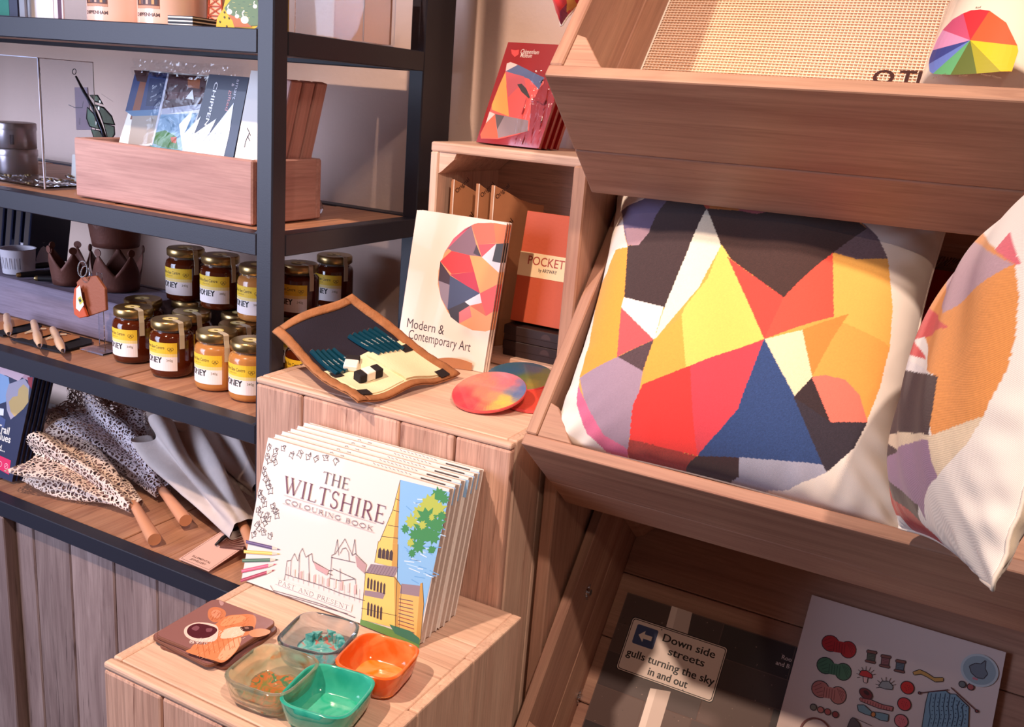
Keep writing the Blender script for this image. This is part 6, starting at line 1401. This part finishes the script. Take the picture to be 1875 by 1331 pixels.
# ================================================================== SHELF 4
z4 = SZ[3]
Zb = Zm(0, 660, 5.5455)
br = pz(22, 886, z4); th_ = rad(76); u_ = V((1, 0, 0)); Fq_ = frame(br+V((0, 0, .004)), (1, 0, 0), (0, cos(th_), sin(th_)), (0, -sin(th_), cos(th_))); Lq = loc(Fq_)
hB = Lq(*Zb(345, 180))[1]+.03; sk = Lq(*Zb(345, 180))[0]/Lq(*Zb(345, 180))[1]
M['trail'] = mat('dark_blue_cover', (40, 46, 78), .3, coat=.5)
for k in range(5):
    F = Fq_.copy(); F.translation = Fq_.translation+V((.0035*k, .0075*k, 0))
    F = F @ Matrix(((1, 0, 0, 0), (0, 1, 0, 0), (0, 0, 1, 0), (0, 0, 0, 1)))
    sa = math.degrees(math.atan(sk)); F = F @ R(-sa*.0, 'Z')
    t = thing('trail_game', 'boxed food trail game with blue cover on the lowest shelf, %s' % ('frontmost', 'second from front', 'third from front', 'fourth from front', 'rearmost')[k], 'book', F, 'food trail packs on the lowest shelf')
    hh_ = min(hB, .25)
    MB().prism([(-.30, 0), (0, 0), (sk*hh_, hh_), (-.30+sk*hh_, hh_)], -.006, 0).build('cover_board', M['trail'], t)
    MB().prism([(-.298, .002), (.0003, .002), (sk*hh_+.0003, hh_-.001), (-.298+sk*hh_, hh_-.001)], -.0050, -.0012).build('pages', M['dark'], t)
    if k == 0:
        pr = Print(flat(), .0003); b4 = lambda P, c: pr.poly([Lq(*Zb(*p)) for p in P], c)
        b4([(0, 60), (300, 150), (320, 260), (280, 200), (200, 160), (0, 130)], (196, 150, 162)); b4([(0, 60), (60, 80), (250, 145), (190, 210), (60, 150), (0, 140)], (214, 178, 188)); b4([(280, 170), (335, 170), (322, 290), (290, 240)], (160, 46, 60))
        b4([(0, 130), (90, 170), (110, 330), (60, 420), (0, 440)], (140, 168, 206)); b4([(90, 240), (250, 180), (300, 260), (285, 430), (180, 540), (110, 600), (70, 500), (60, 350)], (170, 160, 176))
        b4([(90, 420), (130, 370), (180, 360), (190, 290), (240, 240), (290, 290), (290, 420), (240, 490), (150, 570), (110, 520)], (206, 170, 110)); b4([(0, 485), (40, 490), (36, 560), (0, 555)], (226, 226, 236))
        b4([(0, 965), (112, 1015), (92, 1160), (0, 1110)], (226, 44, 96)); b4([(0, 560), (60, 600), (40, 700), (0, 660)], (70, 84, 130))
        a = Lq(*Zb(92, 755)); pr.text('Trail', a[0], a[1], .021, (236, 226, 214), 'r', .02); a = Lq(*Zb(104, 840)); pr.text('Clues', a[0], a[1], .021, (236, 226, 214), 'r', .02); a = Lq(*Zb(48, 930)); pr.text('and...', a[0], a[1], .017, (236, 226, 214), 'r', .02)
        c = Lq(*Zb(64, 1072)); pr.ring(c[0], c[1], .0052, .0008, (250, 226, 232)); pr.line([(c[0]-.002, c[1]-.002), (c[0]+.001, c[1]+.003)], .0009, (250, 226, 232)); c = Lq(*Zb(2, 1050)); pr.ring(c[0], c[1], .0052, .0008, (250, 226, 232))
        pr.build('cover_print', M['gloss'], t)
# parasols: folded lace canopy gathered towards a turned wooden handle
def lacem(name, c, scale, th0):
    m, N, L, B = nt(name); tc = N.new('ShaderNodeTexCoord'); v = N.new('ShaderNodeTexVoronoi'); v.feature = 'DISTANCE_TO_EDGE'; v.inputs['Scale'].default_value = scale; v.inputs['Randomness'].default_value = .85
    n = N.new('ShaderNodeTexNoise'); n.inputs['Scale'].default_value = scale*.5; ad = N.new('ShaderNodeVectorMath'); ad.operation = 'MULTIPLY_ADD'; ad.inputs[1].default_value = (.012, .012, .012)
    L.new(tc.outputs['Object'], n.inputs['Vector']); L.new(n.outputs['Color'], ad.inputs[0]); L.new(tc.outputs['Object'], ad.inputs[2]); L.new(ad.outputs[0], v.inputs['Vector'])
    cr = N.new('ShaderNodeValToRGB'); cr.color_ramp.elements[0].position = th0; cr.color_ramp.elements[1].position = th0+.02; cr.color_ramp.elements[0].color = (1, 1, 1, 1); cr.color_ramp.elements[1].color = (0, 0, 0, 1)
    L.new(v.outputs['Distance'], cr.inputs[0]); L.new(cr.outputs[0], B.inputs['Alpha']); B.inputs['Base Color'].default_value = lin(c); B.inputs['Roughness'].default_value = .9
    b = N.new('ShaderNodeBump'); b.inputs['Strength'].default_value = .6; b.inputs['Distance'].default_value = .002; b.invert = True; L.new(v.outputs['Distance'], b.inputs['Height']); L.new(b.outputs['Normal'], B.inputs['Normal']); return m
M['lace1'] = lacem('cream_lace', (240, 214, 196), 120, .115); M['lace2'] = lacem('grey_lace', (214, 200, 204), 140, .115); M['linen'] = mat('ivory_linen', (206, 190, 182), .9, bump=.3, bscale=120, var=.12, vscale=25)
M['turn'] = mat('turned_beech', (216, 150, 112), .4, coat=.3)
def parasol(label, tip, neck, far, zt, zf, r1, r2, m, folds=7, seed=1, flat_=.75, inner=None):
    a, b = pz(*tip, z4+zt), pz(*neck, z4+zt+.006); c = pz(*far, z4+zf); t = thing('parasol', label, 'parasol', T(b)); O = FR[t.name].translation
    u = (c-b).normalized(); s = u.cross(V((0, 0, 1))).normalized(); w_ = s.cross(u); L_ = (c-b).length; r_ = random.Random(seed); ph = [r_.uniform(0, 6.3) for _ in range(6)]
    hd = (a-b).normalized(); hl = (a-b).length
    MB().tube([V((0, 0, 0))-hd*.02, hd*(hl*.25), hd*(hl*.94), hd*hl], [.0085, .0095, .0125, .0118], 24).build('handle', M['turn'], t, smooth=False)
    smooth_auto([o for o in t.children][0], 40)
    def f(sc):
        def g(p, q):
            an = 2*pi*q; e = p**1.1; rr = (r1+(r2-r1)*e)*sc; st = 1+.34*min(1, p*2.2+.15)*cos(folds*an+ph[0]+1.3*sin(3*p+ph[1]))*(1 if sc == 1 else .8)+.10*sin(3*an+ph[2]+4*p)
            x = cos(an)*rr*st; y = sin(an)*rr*st*flat_; wob = .010*sin(5*p+ph[3])*p
            P = u*(p*L_*(1+.06*sin(2*an+ph[4])+.05*sin(folds*an)))+s*(x+wob)+w_*(y+.004*sin(9*p+3*an)); z_ = P.z+O.z
            if z_ < z4+.003: P.z = z4+.003-O.z
            lim = z4+.268
            if z_ > lim: P.z = lim-O.z
            return P
        return g
    o = MB().grid(f(1), 56, 140, cv=True).build('canopy', m, t, smooth=True)
    if inner: MB().grid(f(.86), 40, 100, cv=True).build('lining', inner, t, smooth=True)
    MB().tube([V((0, 0, 0)), u*L_*.96], .004, 10).build('shaft', M['turn'], t)
    return t
M['inner1'] = lacem('inner_lace', (150, 118, 112), 90, .14)
parasol('grey lace folded parasol lying behind the cream one on lowest shelf', (340, 953), (298, 898), (168, 742), .020, .110, .016, .088, M['lace2'], 6, 4, .8, M['inner1'])
parasol('cream lace folded parasol nearest the shelf edge on lowest shelf', (283, 988), (248, 928), (95, 828), .014, .060, .016, .072, M['lace1'], 6, 2, .7, M['inner1'])
parasol('plain ivory folded parasol beside the lace ones, handle behind post', (472, 1020), (448, 968), (312, 795), .035, .110, .026, .064, M['linen'], 6, 6, .8)
parasol('second plain ivory folded parasol, farthest right on lowest shelf', (520, 945), (484, 895), (372, 772), .060, .125, .026, .064, M['linen'], 6, 8, .8)
# fan brooch on its card
Zn = Zm(0, 900, 3.0875); zc_ = z4+.012
cn = [pz(*Zn(*p), zc_+q) for p, q in (((1010, 380), -.008), ((1180, 450), -.006), ((1385, 260), .010), ((1335, 62), .022))]
O = sum(cn, V())/4; u = (cn[1]-cn[0]).normalized(); n = u.cross(cn[3]-cn[0]).normalized(); v = n.cross(u); F = frame(cn[0], u, v, n); Lb_ = loc(F); W_ = (cn[1]-cn[0]).length; Hh = (cn[3]-cn[0]).dot(v)
t = thing('brooch_card', 'long peach card with a black fan brooch lying at the shelf corner', 'card', F)
MB().box(0, W_, 0, Hh, -.0010, 0).build('card', mat('peach_card', (226, 178, 160), .6), t)
pr = Print(flat(), .0002); pr.line([(.003, .003), (W_-.003, .003), (W_-.003, Hh-.003), (.003, Hh-.003)], .0006, (90, 70, 66), True)
pr.text('ELLEMENTAL', W_*.5, .016, .0062, (96, 70, 64), 'c', .01, W_*.6); pr.text('JEWELLERY', W_*.5, .0085, .0062, (96, 70, 64), 'c', .01, W_*.5); pr.build('card_print', M['print'], t)
bp_ = MB(); pv = Lb_(*Zn(1225, 318)); 
for k in range(9):
    a = rad(20+k*11); P0 = V((pv[0], pv[1], .002)); d = V((cos(a), sin(a), 0)); bp_.tube([P0+d*.006, P0+d*.052], [.0008, .0022], 5)
bp_.v = bp_.v; o = bp_.build('fan_ribs', M['rust'], t); o['kind'] = 'stuff'
P = [V((*Lb_(*Zn(*p)), .0055)) for p in [(1222, 316), (1262, 275), (1330, 232), (1372, 205)]]
MB().tube(P, [.0022, .003, .0036, .003], 8).build('fan_guard', M['black'], t, smooth=True)
# ================================================================== WALL SIDE: bright cushion corner above the gift packs
cw = [(610, 0), (620, 60), (680, 105), (720, 150), (745, 210), (790, 110), (850, -10), (900, -200), (640, -260)]
Zr_ = Zm(860, 0, 4.4357); Yw = 1.20
C_ = [pY(*Zr_(*p), Yw) for p in [(745, 210), (1000, -20), (900, -560), (560, -420)]]
CW = [((226, 52, 56), [(560, -100), (620, 75), (690, 125), (745, 215), (735, 100), (790, 20), (800, -200)]), ((240, 170, 80), [(790, 20), (780, 100), (900, 60), (900, -200), (800, -160)]), ((150, 44, 84), [(735, 90), (790, 30), (800, 120), (748, 215), (730, 170)])]
cushion('cushion', 'bright red and yellow cushion behind topmost bin, above the red packs', C_, .035, CW, Zr_, corner=.12, N=120, seed=9, base=(228, 60, 62), fo=.1)
